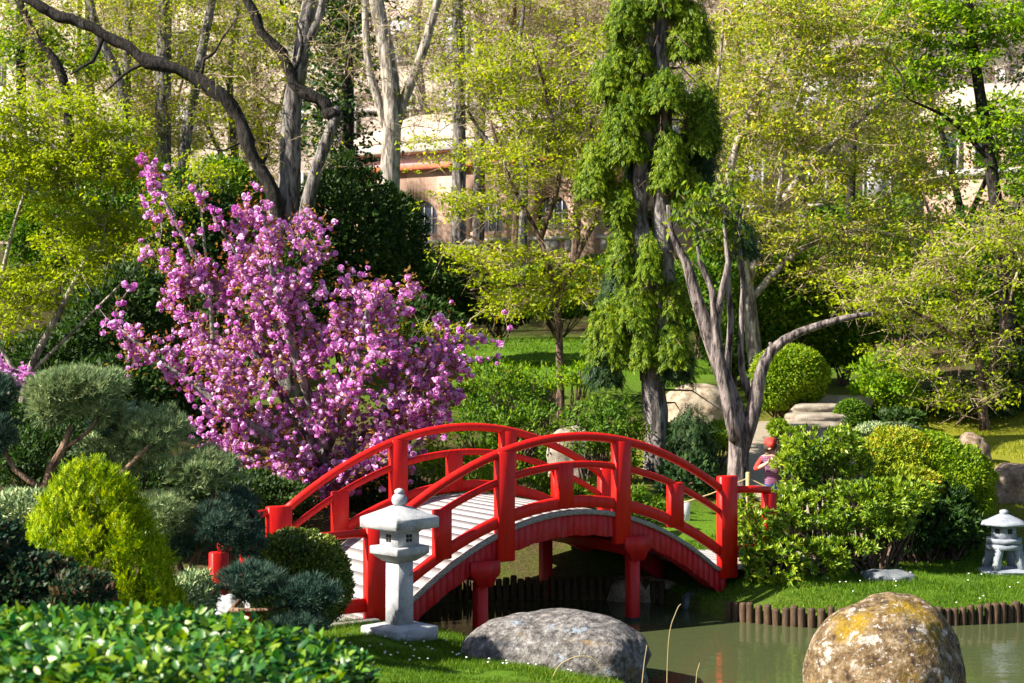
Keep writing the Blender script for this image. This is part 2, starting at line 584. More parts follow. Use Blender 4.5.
ANCH = A3([(-1.04, 14.7, .34), (-1.7, 14.9, .30), (-0.4, 14.0, .26), (-2.6, 15.6, .27), (-3.4, 15.6, .3), (-1.9, 12.6, .55), (-2.6, 10, .8), (-2.5, 6, 1.1), (0, 0, 1.4), (0, 10, .8), (0.3, 12.9, .33), (0.7, 12.3, .36), (2.8, 11, .25),
           (8, 9, .4), (4, 18.2, .24), (6, 18.8, .21), (5, 19.8, .24), (7.5, 19.5, .24), (2.7, 18.4, .42), (3.2, 19.4, .5), (4.5, 22.5, .75), (8, 26, 1.45), (9.2, 30, 1.95), (6.9, 24, 1.2),
           (7.0, 22.3, .75), (3.2, 27, 1.65), (2.86, 20.6, .7), (1.9, 22, 1.0), (0.8, 34, 2.5), (0.8, 40, 3.05), (-2.3, 20, .8), (-4, 18, .45), (-7, 23, 1.8),
           (-8, 16, .9), (-8, 10, 1.2), (0, 55, 6), (-20, 55, 6.2), (20, 55, 6.0), (0, 80, 8), (-30, 80, 8), (30, 80, 8), (0, 150, 12), (-80, 100, 10), (80, 100, 10),
           (15, 40, 3.6), (-15, 40, 4.0), (13, 24, 1.3), (-12, 28, 2.6), (5, 33, 2.3), (12, 34, 2.6), (0.2, 20.2, .55), (-10, -10, 1.4), (20, 0, 1.0), (14, 15, .5)])


def gz(x, y):
    x, y = np.atleast_1d(np.asarray(x, float)), np.atleast_1d(np.asarray(y, float))
    num, den = np.zeros(x.shape), np.zeros(x.shape)
    for ax, ay, az in ANCH:
        w = 1.0 / ((x - ax) ** 2 + (y - ay) ** 2 + 0.4) ** 1.7
        num += w * az
        den += w
    b = num / den
    d = pond_sd(x, y)
    k = np.clip(d / 1.1, 0, 1)
    k = k * k * (3 - 2 * k)
    land = 0.15 + (b - 0.15) * k
    wet = 0.15 - 0.75 * np.clip(-d / 0.12, 0, 1)
    return np.where(d > 0, land, wet)


def g1(x, y):
    return float(gz(x, y)[0])


def axis_coords(lo, hi, flo, fhi, step, grow=1.18):
    c = list(np.arange(flo, fhi, step))
    s, x = step, c[-1]
    while x < hi:
        s *= grow
        x += s
        c.append(x)
    s, x = step, c[0]
    while x > lo:
        s *= grow
        x -= s
        c.insert(0, x)
    return A3(c)


xs = axis_coords(-260, 260, -9, 11, 0.10)
ys = axis_coords(-60, 420, 9.5, 26, 0.10)
GX, GY = np.meshgrid(xs, ys)
GZ = gz(GX.ravel(), GY.ravel())
gv = np.stack([GX.ravel(), GY.ravel(), GZ], -1)
gv[:, 2] += 0.02 * A3([mnoise.noise(Vector((p[0] * 1.7, p[1] * 1.7, 0))) for p in gv])
nx, ny = len(xs), len(ys)
ii, jj = np.meshgrid(np.arange(ny - 1), np.arange(nx - 1), indexing='ij')
a = (ii * nx + jj).ravel()
mb = MB()
mb.add(gv, np.stack([a, a + 1, a + nx + 1, a + nx], -1))


def m_ground():
    t = NT('lawn_moss_and_soil')
    at = t.n('ShaderNodeAttribute', attribute_name='cover')
    sep = t.n('ShaderNodeSeparateColor')
    t.l(at.outputs['Color'], sep.inputs[0])
    v = t.coords()
    n1 = t.noise(1.4, 6, 0.6, v)
    n2 = t.noise(26, 5, 0.7, v)
    lawn = t.ramp(n2, [(0.3, (0.035, 0.09, 0.006)), (0.7, (0.12, 0.22, 0.012))])
    moss = t.ramp(n2, [(0.3, (0.09, 0.11, 0.012)), (0.7, (0.27, 0.26, 0.025))])
    soil = t.ramp(n2, [(0.3, (0.030, 0.020, 0.011)), (0.7, (0.11, 0.075, 0.04))])
    c = t.mix(t.ramp(n1, [(0.42, (0, 0, 0)), (0.62, (1, 1, 1))]), soil, t.ramp(n2, [(0.3, (0.03, 0.05, 0.008)), (0.7, (0.09, 0.10, 0.02))]))
    c = t.mix(sep.outputs[1], c, moss)
    c = t.mix(sep.outputs[0], c, lawn)
    t.surf(c, 0.95, t.bump(n2, 0.7, 0.03), 0.1)
    return t.m


ground = setting('ground', mb, m_ground(), smooth=True)
X, Y_ = gv[:, 0], gv[:, 1]
d_ = pond_sd(X, Y_)
lawn = np.clip(1.6 - np.hypot((X + 0.7) / 1.9, (Y_ - 13.6) / 2.6), 0, 1)
lawn = np.maximum(lawn, np.clip(1.6 - np.hypot((X - 2.2) / 1.2, (Y_ - 20.4) / 1.2), 0, 1))
lawn = np.maximum(lawn, np.clip(1.5 - np.hypot((X - 4.9) / 3.0, (Y_ - 18.3) / 2.0), 0, 1))
lawn = np.maximum(lawn, np.clip(2.2 - np.hypot((X - 1.0) / 4, (Y_ - 37) / 4.2), 0, 1))
moss = np.clip(1.6 - np.hypot((X - 8) / 4.5, (Y_ - 25.5) / 4.6), 0, 1)
moss = np.maximum(moss, np.clip(1.5 - np.hypot((X - 3.4) / 1.6, (Y_ - 24) / 2.6), 0, 1))
cov = np.stack([lawn * (d_ > -0.02), moss, 0 * moss, 1 + 0 * moss], -1)
ca = ground.data.color_attributes.new('cover', 'FLOAT_COLOR', 'POINT')
ca.data.foreach_set('color', cov.astype(np.float32).ravel())

# water
mb = MB()
wx, wy = np.linspace(-2.2, 13, 3), np.linspace(10, 19.6, 3)
mb.add([(x, y, 0) for y in wy for x in wx], [(r * 3 + c, r * 3 + c + 1, r * 3 + c + 4, r * 3 + c + 3) for r in range(2) for c in range(2)])
t = NT('murky_green_pond')
v = t.coords((1.0, 2.2, 1))
n1 = t.noise(3.0, 3, 0.5, v)
n2 = t.noise(16, 2, 0.5, v)
ad = t.n('ShaderNodeMath', operation='MULTIPLY_ADD')
t.l(n2, ad.inputs[0]); ad.inputs[1].default_value = 0.18
t.l(n1, ad.inputs[2])
p = t.surf((0.062, 0.076, 0.032), 0.03, t.bump(ad.outputs[0], 0.06, 0.05), 0.5)
p.inputs['IOR'].default_value = 1.33
setting('pond_water', mb, t.m)


# grass on the lawns: nobody could count the blades
def grass(name, mat, n, region, hmin, hmax, w, seed, label_=None):
    rng = np.random.default_rng(seed)
    pts = region(rng, n)
    pts = pts[pond_sd(pts[:, 0], pts[:, 1]) > 0.04]
    wear = A3([mnoise.noise(Vector((p[0] * 1.3, p[1] * 1.3, 4))) + .6 * mnoise.noise(Vector((p[0] * 5, p[1] * 5, 9))) for p in pts])
    pts, wear = pts[wear > -.42], wear[wear > -.42]
    z = gz(pts[:, 0], pts[:, 1])
    Pn = np.column_stack([pts, z - 0.005])
    D = rdir(rng, len(Pn), 0.3) * 0.55
    D[:, 2] = 1
    mb = MB()
    inst(mb, NEEDLE, NEEDLE_F, Pn, D, rdir(rng, len(Pn), 0.2), rng.uniform(hmin, hmax, len(Pn)) * (1 + .7 * np.clip(wear, -.5, .8)), w)
    return setting(name, mb, mat, 'stuff')


def ell(cx, cy, rx, ry):
    def f(rng, n):
        r = np.sqrt(rng.uniform(0, 1, n))
        a = rng.uniform(0, 2 * PI, n)
        return np.column_stack([cx + rx * r * np.cos(a), cy + ry * r * np.sin(a)])
    return f


grass('grass', M['grass'], 80000, ell(-0.6, 13.6, 1.9, 2.6), 0.03, 0.065, 0.007, 1)
grass('island_grass', M['grass'], 70000, ell(4.9, 18.4, 3.4, 2.1), 0.03, 0.065, 0.009, 2)
grass('back_lawn_grass', M['grass'], 30000, ell(1.2, 37, 5, 4), 0.04, 0.09, 0.02, 3)
grass('mossy_grass', M['moss_grass'], 60000, ell(7.6, 25.0, 4.4, 4.4), 0.02, 0.06, 0.012, 4)
rng = np.random.default_rng(5)
mb = MB()
pts = np.vstack([ell(-0.55, 13.8, 1.2, 1.0)(rng, 60), ell(5.3, 18.0, 2.2, 1.0)(rng, 25)])
pts = pts[pond_sd(pts[:, 0], pts[:, 1]) > 0.1]
for x, y in pts:
    lathe(mb, [(0.002, -0.01), (0.011, 0.0), (0.009, 0.004)], (x, y, g1(x, y) + 0.055), 6)
setting('daisies', mb, M['daisy'], 'stuff')

# gravel path running from the bridge up the slope
t = NT('pale_gravel')
n = t.noise(40, 5, 0.7, t.coords())
t.surf(t.ramp(n, [(0.3, (0.22, 0.18, 0.13)), (0.7, (0.42, 0.36, 0.28))]), 0.95, t.bump(n, 0.5, 0.02), 0.1)
M['gravel'] = t.m


def path(name, pts, w, lift=0.03):
    c = smooth_path(pts, seg=0.25)
    T = unit(np.gradient(c, axis=0))
    S = np.column_stack([-T[:, 1], T[:, 0]])
    mb = MB()
    rows = []
    for k in np.linspace(-0.5, 0.5, 5):
        q = c + S * w * k
        rows.append(np.column_stack([q, gz(q[:, 0], q[:, 1]) + lift + 0.02 * (1 - (2 * k) ** 2)]))
    R = np.stack(rows, 1)
    n = len(c)
    i = np.arange(n - 1)[:, None] * 5
    j = np.arange(4)[None]
    mb.add(R.reshape(-1, 3), np.stack([i + j, i + j + 5, i + j + 6, i + j + 1], -1).reshape(-1, 4))
    setting(name, mb, M['gravel'], smooth=True)


path('gravel_path', [(3.3, 18.9), (3.9, 19.7), (4.2, 21), (3.9, 22.8), (3.9, 25), (4.7, 27), (5.6, 28.6)], 1.1)

# ----------------------------------------------------------------- red bridge
BA = A3([-1.327, 15.5])
BU = A3([3.72, 2.40]); BL = float(np.linalg.norm(BU)); BU = BU / BL
BV = A3([-BU[1], BU[0]])
BW = 2.2
BRZ = math.atan2(BU[1], BU[0])


def B(s, v, z):
    q = BA + BU * s + BV * v
    return A3([q[0], q[1], z])


def arc(top, k):
    return lambda s: top - k * (s / BL - 0.53) ** 2


deck_z = lambda s: max(1.235 - 3.9 * (s / BL - 0.53) ** 2, 0.33 if s < BL / 2 else 0.47)
hand_z, mid_z, low_z = arc(2.04, 3.2), arc(1.75, 3.05), arc(1.385, 3.3)


def arcbeam(mb, s0, s1, zlo, zhi, v0, v1, n=24, ch=0.008):
    rows = []
    for s in np.linspace(s0, s1, n):
        a, b = zlo(s), zhi(s)
        rows.append([B(s, v0, a + ch), B(s, v0 + ch, a), B(s, v1 - ch, a), B(s, v1, a + ch), B(s, v1, b - ch), B(s, v1 - ch, b), B(s, v0 + ch, b), B(s, v0, b - ch)])
    v = A3(rows).reshape(-1, 3)
    f = [tuple(range(8)), tuple((n - 1) * 8 + q for q in range(8))[::-1]]
    for i in range(n - 1):
        for j in range(8):
            k = (j + 1) % 8
            f.append((i * 8 + j, i * 8 + 8 + j, i * 8 + 8 + k, i * 8 + k))
    mb.add(v, f)


bridge = thing('arched_footbridge', 'red painted arched wooden footbridge crossing the pond', 'bridge', B(BL / 2, BW / 2, 0))
# deck boards
mb = MB()
s = -0.10
while s < BL + 0.10:
    e = s + 0.1225
    arcbeam(mb, s, e, lambda q: deck_z(q) - 0.04, deck_z, 0.02, BW - 0.02, 2, 0.0015)
    s = e + 0.0010
part('deck', mb, M['deck'], bridge)
for v0, v1 in ((-0.055, 0.018), (BW - 0.018, BW + 0.055)):
    mb = MB()
    arcbeam(mb, 0.06, BL - 0.06, lambda q: deck_z(q) - 0.048, lambda q: deck_z(q) + 0.006, v0, v1, 40)
    part('deck_edge_board', mb, M['edge'], bridge)
fasc_lo = lambda s: deck_z(s) - 0.27
for v0, v1 in ((-0.025, 0.015), (BW - 0.015, BW + 0.025)):
    mb = MB()
    for s in np.arange(0.02, BL - 0.03, 0.077):
        j = 0.0025 * math.sin(s * 91)
        arcbeam(mb, s, s + 0.0752, lambda q: fasc_lo(q) + 0.006 * math.sin(s * 57), lambda q: deck_z(q) - 0.05, v0 + j, v1 + j, 2, 0.006)
    part('fascia', mb, M['red_fascia'], bridge)
mb = MB()
for v0 in (0.06, BW / 2 - 0.06, BW - 0.18):
    arcbeam(mb, 0.05, BL - 0.05, lambda q: deck_z(q) - 0.27, lambda q: deck_z(q) - 0.042, v0, v0 + 0.12, 30)
part('arch_beam', mb, M['red_fascia'], bridge)
# bearers and legs
for tt in (0.275, 0.71):
    s = tt * BL
    top = deck_z(s) - 0.255
    mb = MB()
    box(mb, B(s, BW / 2, top - 0.075), (0.13, BW - 0.1, 0.15), BRZ, 0.012)
    box(mb, B(s, BW / 2, top - 0.02), (0.34, BW - 0.16, 0.04), BRZ, 0.008)
    # shaped corbel boards at both ends of the bearer, rounded at their lower corners
    prof = [(-0.17, 0.06), (-0.17, -0.05), (-0.155, -0.09), (-0.12, -0.115), (-0.105, -0.15), (-0.085, -0.185), (-0.06, -0.20),
            (0.06, -0.20), (0.085, -0.185), (0.105, -0.15), (0.12, -0.115), (0.155, -0.09), (0.17, -0.05), (0.17, 0.06)]
    k = len(prof)
    for va, vb in ((-0.085, -0.03), (BW + 0.03, BW + 0.085)):
        a_ = [B(s + q, va, top + z) for q, z in prof]
        b_ = [B(s + q, vb, top + z) for q, z in prof]
        mb.add(A3(a_ + b_), [tuple(range(k)), tuple(range(k, 2 * k))[::-1]] + [(i, k + i, k + (i + 1) % k, (i + 1) % k) for i in range(k)])
    part('bearer', mb, M['red_leg'], bridge)
    for v in (0.03, BW - 0.5):
        mb = MB()
        z1 = top - 0.155
        q = B(s, v, (z1 - 0.55) / 2)
        box(mb, q, (0.125, 0.125, z1 + 0.55), BRZ, 0.012)
        lg = part('leg', mb, M['red_leg'], bridge)
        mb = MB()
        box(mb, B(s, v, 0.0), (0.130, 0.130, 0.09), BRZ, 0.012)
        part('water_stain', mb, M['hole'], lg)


def rail_side(v, endw):
    """one balustrade: posts, handrail, middle and lower rails"""
    for i in range(7):
        s = BL * i / 6
        mb = MB()
        if i in (0, 6):
            top = 1.215 if i == 0 else 1.50
            z0 = 0.20 if i == 0 else 0.36
            box(mb, B(s, v, (top + z0) / 2), (endw, 0.10, top - z0), BRZ, 0.010)
            part('end_post', mb, M['red'], bridge)
        elif i % 2 == 0:
            top, z0 = hand_z(s) - 0.03, deck_z(s) - 0.32
            box(mb, B(s, v, (top + z0) / 2), (0.205, 0.10, top - z0), BRZ, 0.010)
            part('post', mb, M['red'], bridge)
        else:
            top, z0 = mid_z(s) - 0.01, low_z(s) - 0.11
            box(mb, B(s, v, (top + z0) / 2), (0.19, 0.085, top - z0), BRZ, 0.008)
            part('short_post', mb, M['red'], bridge)
    mb = MB()
    ss = np.linspace(0.08, BL - 0.08, 50)
    c = A3([B(s, v, hand_z(s) - 0.035) for s in ss])
    tube(mb, c, 0.047, 12)
    part('handrail', mb, M['red'], bridge, smooth=True)
    mb = MB()
    arcbeam(mb, 0.08, BL - 0.08, lambda q: mid_z(q) - 0.075, mid_z, v - 0.03, v + 0.03, 50, 0.014)
    part('middle_rail', mb, M['red'], bridge)
    mb = MB()
    arcbeam(mb, 0.08, BL - 0.08, lambda q: low_z(q) - 0.125, low_z, v - 0.033, v + 0.033, 50, 0.012)
    part('lower_rail', mb, M['red'], bridge)


rail_side(-0.02, 0.24)
rail_side(BW + 0.02, 0.28)

# approach decks and fences at both ends
mb = MB()
for s in np.arange(-2.2, -0.13, 0.125):
    box(mb, B(s + 0.06, BW / 2, 0.30), (0.118, BW + 0.12, 0.05), BRZ, 0.004)
single('boardwalk', mb, M['deck'], B(-1.1, 1.1, 0.3), 'pale boarded landing at the left foot of the red bridge', 'boardwalk')
mb = MB()
for s in np.arange(BL + 0.13, BL + 1.2, 0.125):
    box(mb, B(s + 0.06, BW / 2, 0.47), (0.118, BW + 0.12, 0.05), BRZ, 0.004)
single('boardwalk', mb, M['deck'], B(BL + 0.6, 1.1, 0.45), 'pale boarded landing at the right foot of the red bridge', 'boardwalk')


def approach(label, s0, s1, v, zt, zl, zg, post_top):
    f = thing('low_fence', label, 'fence', B(s1, v, zg))
    mb = MB()
    box(mb, B(s1, v, (post_top + zg - .1) / 2), (0.16, 0.10, post_top - zg + .1), BRZ, 0.01)
    part('post', mb, M['red'], f)
    mb = MB()
    tube(mb, [B(s0, v, zt), B((s0 + s1) / 2, v, zt - 0.01), B(s1, v, zt - 0.03)], 0.042, 10)
    part('rail', mb, M['red'], f, smooth=True)
    mb = MB()
    arcbeam(mb, min(s0, s1), max(s0, s1), lambda q: zl - 0.065, lambda q: zl + 0.065, v - 0.03, v + 0.03, 3)
    part('lower_rail', mb, M['red'], f)


approach('low red fence running left from the near left bridge post behind the ball bush', -0.12, -1.62, -0.02, 1.155, 0.46, 0.3, 1.08)
approach('low red fence left of the far left bridge post among the cherry blossom', -0.14, -0.36, BW + 0.02, 1.15, 0.46, 0.3, 1.2)
approach('low red fence right of the bridge half hidden by glossy shrub', BL + 0.12, BL + 0.62, -0.02, 1.34, 0.64, 0.42, 1.28)

# grey plank step at the near left corner
mb = MB()
box(mb, B(-0.35, -0.12, 0.315), (0.62, 0.14, 0.05), BRZ, 0.008)
single('plank', mb, M['edge'], B(-0.35, -0.12, 0.3), 'grey weathered plank on the grass beside the near left bridge post', 'plank')

# ----------------------------------------------------------------- stone lanterns
LX, LY = (399.5 - CX) * 14.7 / F, 14.7
LZ = 0.325
lan = thing('stone_lantern', 'tall pale granite lantern with square roof standing on grass before the bridge', 'lantern', (LX, LY, LZ))
R2 = math.sqrt(2)
rz4 = -PI / 2      # corner towards the camera


def sq(prof, bevel=None):
    mb = MB()
    # octagonal section = square with small chamfers
    a = []
    for r, z in prof:
        ch = min(0.008, r * 0.2)
        h = r / R2
        pts = [(h, -h + ch), (h, h - ch), (h - ch, h), (-h + ch, h), (-h, h - ch), (-h, -h + ch), (-h + ch, -h), (h - ch, -h)]
        c_, s_ = math.cos(PI / 4), math.sin(PI / 4)
        a += [[LX + x * c_ - y * s_, LY + x * s_ + y * c_, z] for x, y in pts]
    n = len(prof)
    f = [tuple(range(8))[::-1], tuple((n - 1) * 8 + j for j in range(8))]
    for i in range(n - 1):
        for j in range(8):
            f.append((i * 8 + j, i * 8 + (j + 1) % 8, i * 8 + 8 + (j + 1) % 8, i * 8 + 8 + j))
    mb.add(A3(a), f)
    return mb


part('base', sq([(0.355, LZ - 0.06), (0.36, LZ - 0.01), (0.36, LZ + 0.055), (0.35, LZ + 0.066), (0.15, LZ + 0.088)]), M['lantern'], lan)
part('shaft', sq([(0.134, LZ + 0.07), (0.130, 1.0)]), M['lantern'], lan)
part('platform', sq([(0.150, 0.985), (0.165, 0.99), (0.27, 1.055), (0.278, 1.06), (0.278, 1.118), (0.272, 1.126)]), M['lantern'], lan)
fb = part('light_chamber', sq([(0.187, 1.118), (0.185, 1.275)]), M['lantern'], lan)
for sg in (-1, 1):
    n_ = A3([sg * 0.7071, -0.7071, 0])
    t_v = A3([0.7071, sg * 0.7071, 0])
    c = A3([LX, LY, 1.205]) + n_ * (0.186 / R2)
    mb = MB()
    ang = math.atan2(t_v[1], t_v[0])
    for du in (-0.019, 0.019):
        for dz in (-0.019, 0.019):
            box(mb, c + t_v * du + A3([0, 0, dz]) - n_ * 0.001, (0.031, 0.008, 0.031), ang)
    part('window', mb, M['hole'], fb)
part('roof', sq([(0.20, 1.268), (0.350, 1.292), (0.368, 1.300), (0.370, 1.385), (0.360, 1.394), (0.26, 1.428), (0.15, 1.468), (0.085, 1.492), (0.06, 1.495)]), M['lantern'], lan)
mb = MB()
lathe(mb, [(0.03, 1.49), (0.055, 1.497), (0.066, 1.515), (0.073, 1.54), (0.070, 1.568), (0.055, 1.592), (0.040, 1.601), (0.040, 1.606), (0.046, 1.612), (0.046, 1.628), (0.030, 1.645), (0.006, 1.652)], (LX, LY, 0), 20)
part('finial', mb, M['lantern'], lan, smooth=True)

YX, YY = (1004 - CX) * 19.2 / F, 19.2
YZ = 0.215
yl = thing('snow_lantern', 'low stone lantern in painted blue shade on splayed legs at the right edge of the lawn', 'lantern', (YX, YY, YZ))


def hexa(prof, sides=6, rz=0.2):
    mb = MB()
    lathe(mb, prof, (YX, YY, 0), sides, rz)
    return mb


mb = MB()
rock(mb, (YX + 0.03, YY, YZ + 0.02), (0.33, 0.28, 0.05), 3.0, 0.1, 3, 4)
part('base', mb, M['lantern_shade'], yl)
for k in range(4):
    an = PI / 4 + k * PI / 2 + 0.1
    o_ = A3([math.cos(an), math.sin(an), 0])
    mb = MB()
    tube(mb, [A3([YX, YY, YZ + 0.05]) + o_ * 0.235, A3([YX, YY, YZ + 0.2]) + o_ * 0.19, A3([YX, YY, 0.555]) + o_ * 0.155], [0.050, 0.05, 0.068], 4)
    part('leg', mb, M['lantern_shade'], yl)
part('leg_ring', hexa([(0.17, 0.51), (0.215, 0.52), (0.215, 0.565), (0.20, 0.575)], 16), M['lantern_shade'], yl)
part('platform', hexa([(0.19, 0.575), (0.235, 0.60), (0.235, 0.635), (0.22, 0.642)]), M['lantern_shade'], yl)
ch = part('light_chamber', hexa([(0.165, 0.64), (0.165, 0.80)]), M['lantern_shade'], yl)
for k in range(6):
    an = 0.2 + (k + .5) * PI / 3
    mb = MB()
    box(mb, (YX + math.cos(an) * 0.1425, YY + math.sin(an) * 0.1425, 0.735), (0.06, 0.008, 0.06), an + PI / 2)
    part('window', mb, M['hole'], ch)
part('roof', hexa([(0.15, 0.79), (0.29, 0.80), (0.30, 0.812), (0.298, 0.828), (0.21, 0.862), (0.12, 0.905), (0.06, 0.93)]), M['lantern_shade'], yl)
part('finial', hexa([(0.05, 0.925), (0.048, 0.94), (0.054, 0.95), (0.050, 0.972), (0.02, 0.985)], 12), M['lantern_shade'], yl)

# ----------------------------------------------------------------- boulders and slabs
def boulder(label, px, ytop, ybot, Y, wpx, depth, mat, off, rough=0.14, power=2.5, sub=5, sink=0.25, skew=0.0, cat='boulder', rz=0.0, taper=0.0):
    top, bot = P(px, ytop, Y), P(px, ybot, Y)
    h = (top[2] - bot[2])
    c = A3([top[0], Y, bot[2] - h * sink + (h * (1 + sink)) / 2])
    mb = MB()
    rock(mb, c, (wpx * Y / F / 2, depth / 2, h * (1 + sink) / 2), off, rough, sub, power, rz, skew, taper)
    return single('boulder', mb, mat, (c[0], Y, bot[2]), label, cat, smooth=True)


boulder('grey rounded boulder at the water edge beside the tall lantern', 554, 614, 680, 14.1, 186, 1.1, M['rock_grey'], 2.4, 0.10, 2.6, 6, 0.5, rz=-.45)
boulder('large lichen covered boulder in the right foreground', 886, 597, 735, 12.0, 156, 1.2, M['rock_moss'], 6.1, 0.07, 2.6, 6, 0.4, 0.0, rz=-.62, taper=.13)
boulder('smooth tan boulder behind the weeping conifer trunk', 697, 384, 430, 27, 66, 1.2, M['rock_tan'], 1.3, 0.1, 2.6, 4, 0.3)
boulder('brown boulder on the mossy slope casting a shadow', 971, 434, 468, 24, 34, 0.6, M['rock_brown'], 5.5, 0.16, 2.4, 4, 0.3)
boulder('rust stained boulder at the right edge above the small lantern', 1012, 464, 508, 22.4, 56, 0.8, M['rock_brown'], 8.8, 0.13, 2.6, 4, 0.3)
boulder('pale grey boulder glimpsed through the middle of the glossy shrub', 842, 458, 500, 20.3, 40, 0.5, M['slab'], 4.1, 0.14, 2.8, 4, 0.2)
boulder('small grey striped stone left of the pale boulder in the shrub', 812, 467, 493, 20.2, 26, 0.35, M['slate'], 9.3, 0.18, 2.4, 4, 0.2)
boulder('pale upright stone behind the bridge crown', 574, 428, 482, 23.5, 52, 0.6, M['slab'], 2.2, 0.14, 3, 4, 0.2)
boulder('pale retaining stone under the right end of the bridge', 645, 578, 602, 18.65, 74, 0.5, M['rock_tan'], 12.2, 0.12, 4, 4, 0.5)
boulder('dark stone at the water under the right end of the bridge', 700, 590, 612, 18.1, 40, 0.4, M['slate'], 15.2, 0.14, 3, 4, 0.5)
boulder('grey stone standing between box ball and pines at left', 226, 596, 640, 14.0, 38, 0.4, M['lantern'], 17.0, 0.14, 3, 4, 0.2)
boulder('flat grey slab lying on the island lawn below the shrub', 888, 571, 583, 18.4, 52, 0.5, M['slate'], 21.0, 0.12, 4, 4, 0.4)
# stone steps up the slope
for i, (px, py, w, Yd) in enumerate([(808, 424, 62, 26.0), (820, 415, 66, 26.8), (828, 405, 70, 27.6), (836, 397, 66, 28.4)]):
    mb = MB()
    q = P(px, py, Yd)
    q[2] = max(q[2], g1(q[0], q[1]) + 0.08)
    rock(mb, (q[0], q[1], q[2] - 0.12), (w * Yd / F / 2, 0.42, 0.15), 30 + i * 3, 0.10, 4, 7)
    single('stone_step', mb, M['slab'], (q[0], q[1], q[2] - 0.25), ['pale stone step lowest of the flight up the slope', 'pale stone step second from the bottom of the flight', 'pale stone step second from the top of the flight', 'pale stone step topmost of the flight up the slope'][i], 'step', 'stone steps up the slope')

# ----------------------------------------------------------------- log edging
mb = MB()
lathe(mb, [(0.030, -0.5), (0.040, -0.45), (0.041, 0.19), (0.036, 0.215), (0.012, 0.22)], (0, 0, 0), 9)
logm = mb.mesh('log_post', (0, 0, 0), False)
logm.materials.append(M['log'])
for pol, z0 in ((logm, 0),):
    for p_ in pol.polygons:
        p_.use_smooth = len(p_.vertices) == 4


def logs(pts, label, group, z=0.0, seed=1, hs=1.0):
    r = random.Random(seed)
    c = smooth_path(pts, seg=0.02)
    acc, last = 0.0, c[0]
    for q in c:
        if np.linalg.norm(q - last) >= 0.083:
            o = bpy.data.objects.new('log_post', logm)
            COL.objects.link(o)
            k = r.uniform(0.88, 1.10)
            o.location = (q[0], q[1], z + r.uniform(-0.02, 0.015))
            o.scale = (k, k, r.uniform(0.9, 1.08) * hs)
            o.rotation_euler = (r.uniform(-.03, .03), r.uniform(-.03, .03), r.uniform(0, 6))
            tag(o, label, 'log', group)
            last = q


logs([POND[i] + A3([0, -0.02]) for i in (13, 14, 15, 16, 17, 18, 19, 20)], 'short log in the row edging the island lawn at the water', 'logs edging the island lawn', 0, 3, 0.95)
logs([POND[i] + A3([0, -0.02]) for i in (7, 8, 9, 10, 11)], 'short log in the row along the far bank under the bridge', 'logs edging the bank under the bridge', 0.03, 4, 1.1)
logs([(5.2, 20.7), (6.0, 20.85), (7.2, 20.9)], 'short log in the row behind the small stone lantern', 'logs behind the small lantern', 0.27, 5, 1.0)


# ----------------------------------------------------------------- trees
def in_ell(rng, n, c, r, shell=0.0):
    v = rdir(rng, n)
    k = rng.uniform(shell ** 3, 1, n) ** (1 / 3)
    return A3(c) + v * k[:, None] * A3(r)


def crown_pts(rng, lobes, dens):
    """lobes: (px,py,rx,ry,Y,depth) ; dens = points per lobe area unit (px^2/1000)"""
    out = []
    for px, py, rx, ry, Y, dp in lobes:
        n = max(2, int(rx * ry * dens / 1000))
        out.append(in_ell(rng, n, P(px, py, Y), (rx * Y / F, dp, ry * Y / F)))
    return np.vstack(out)


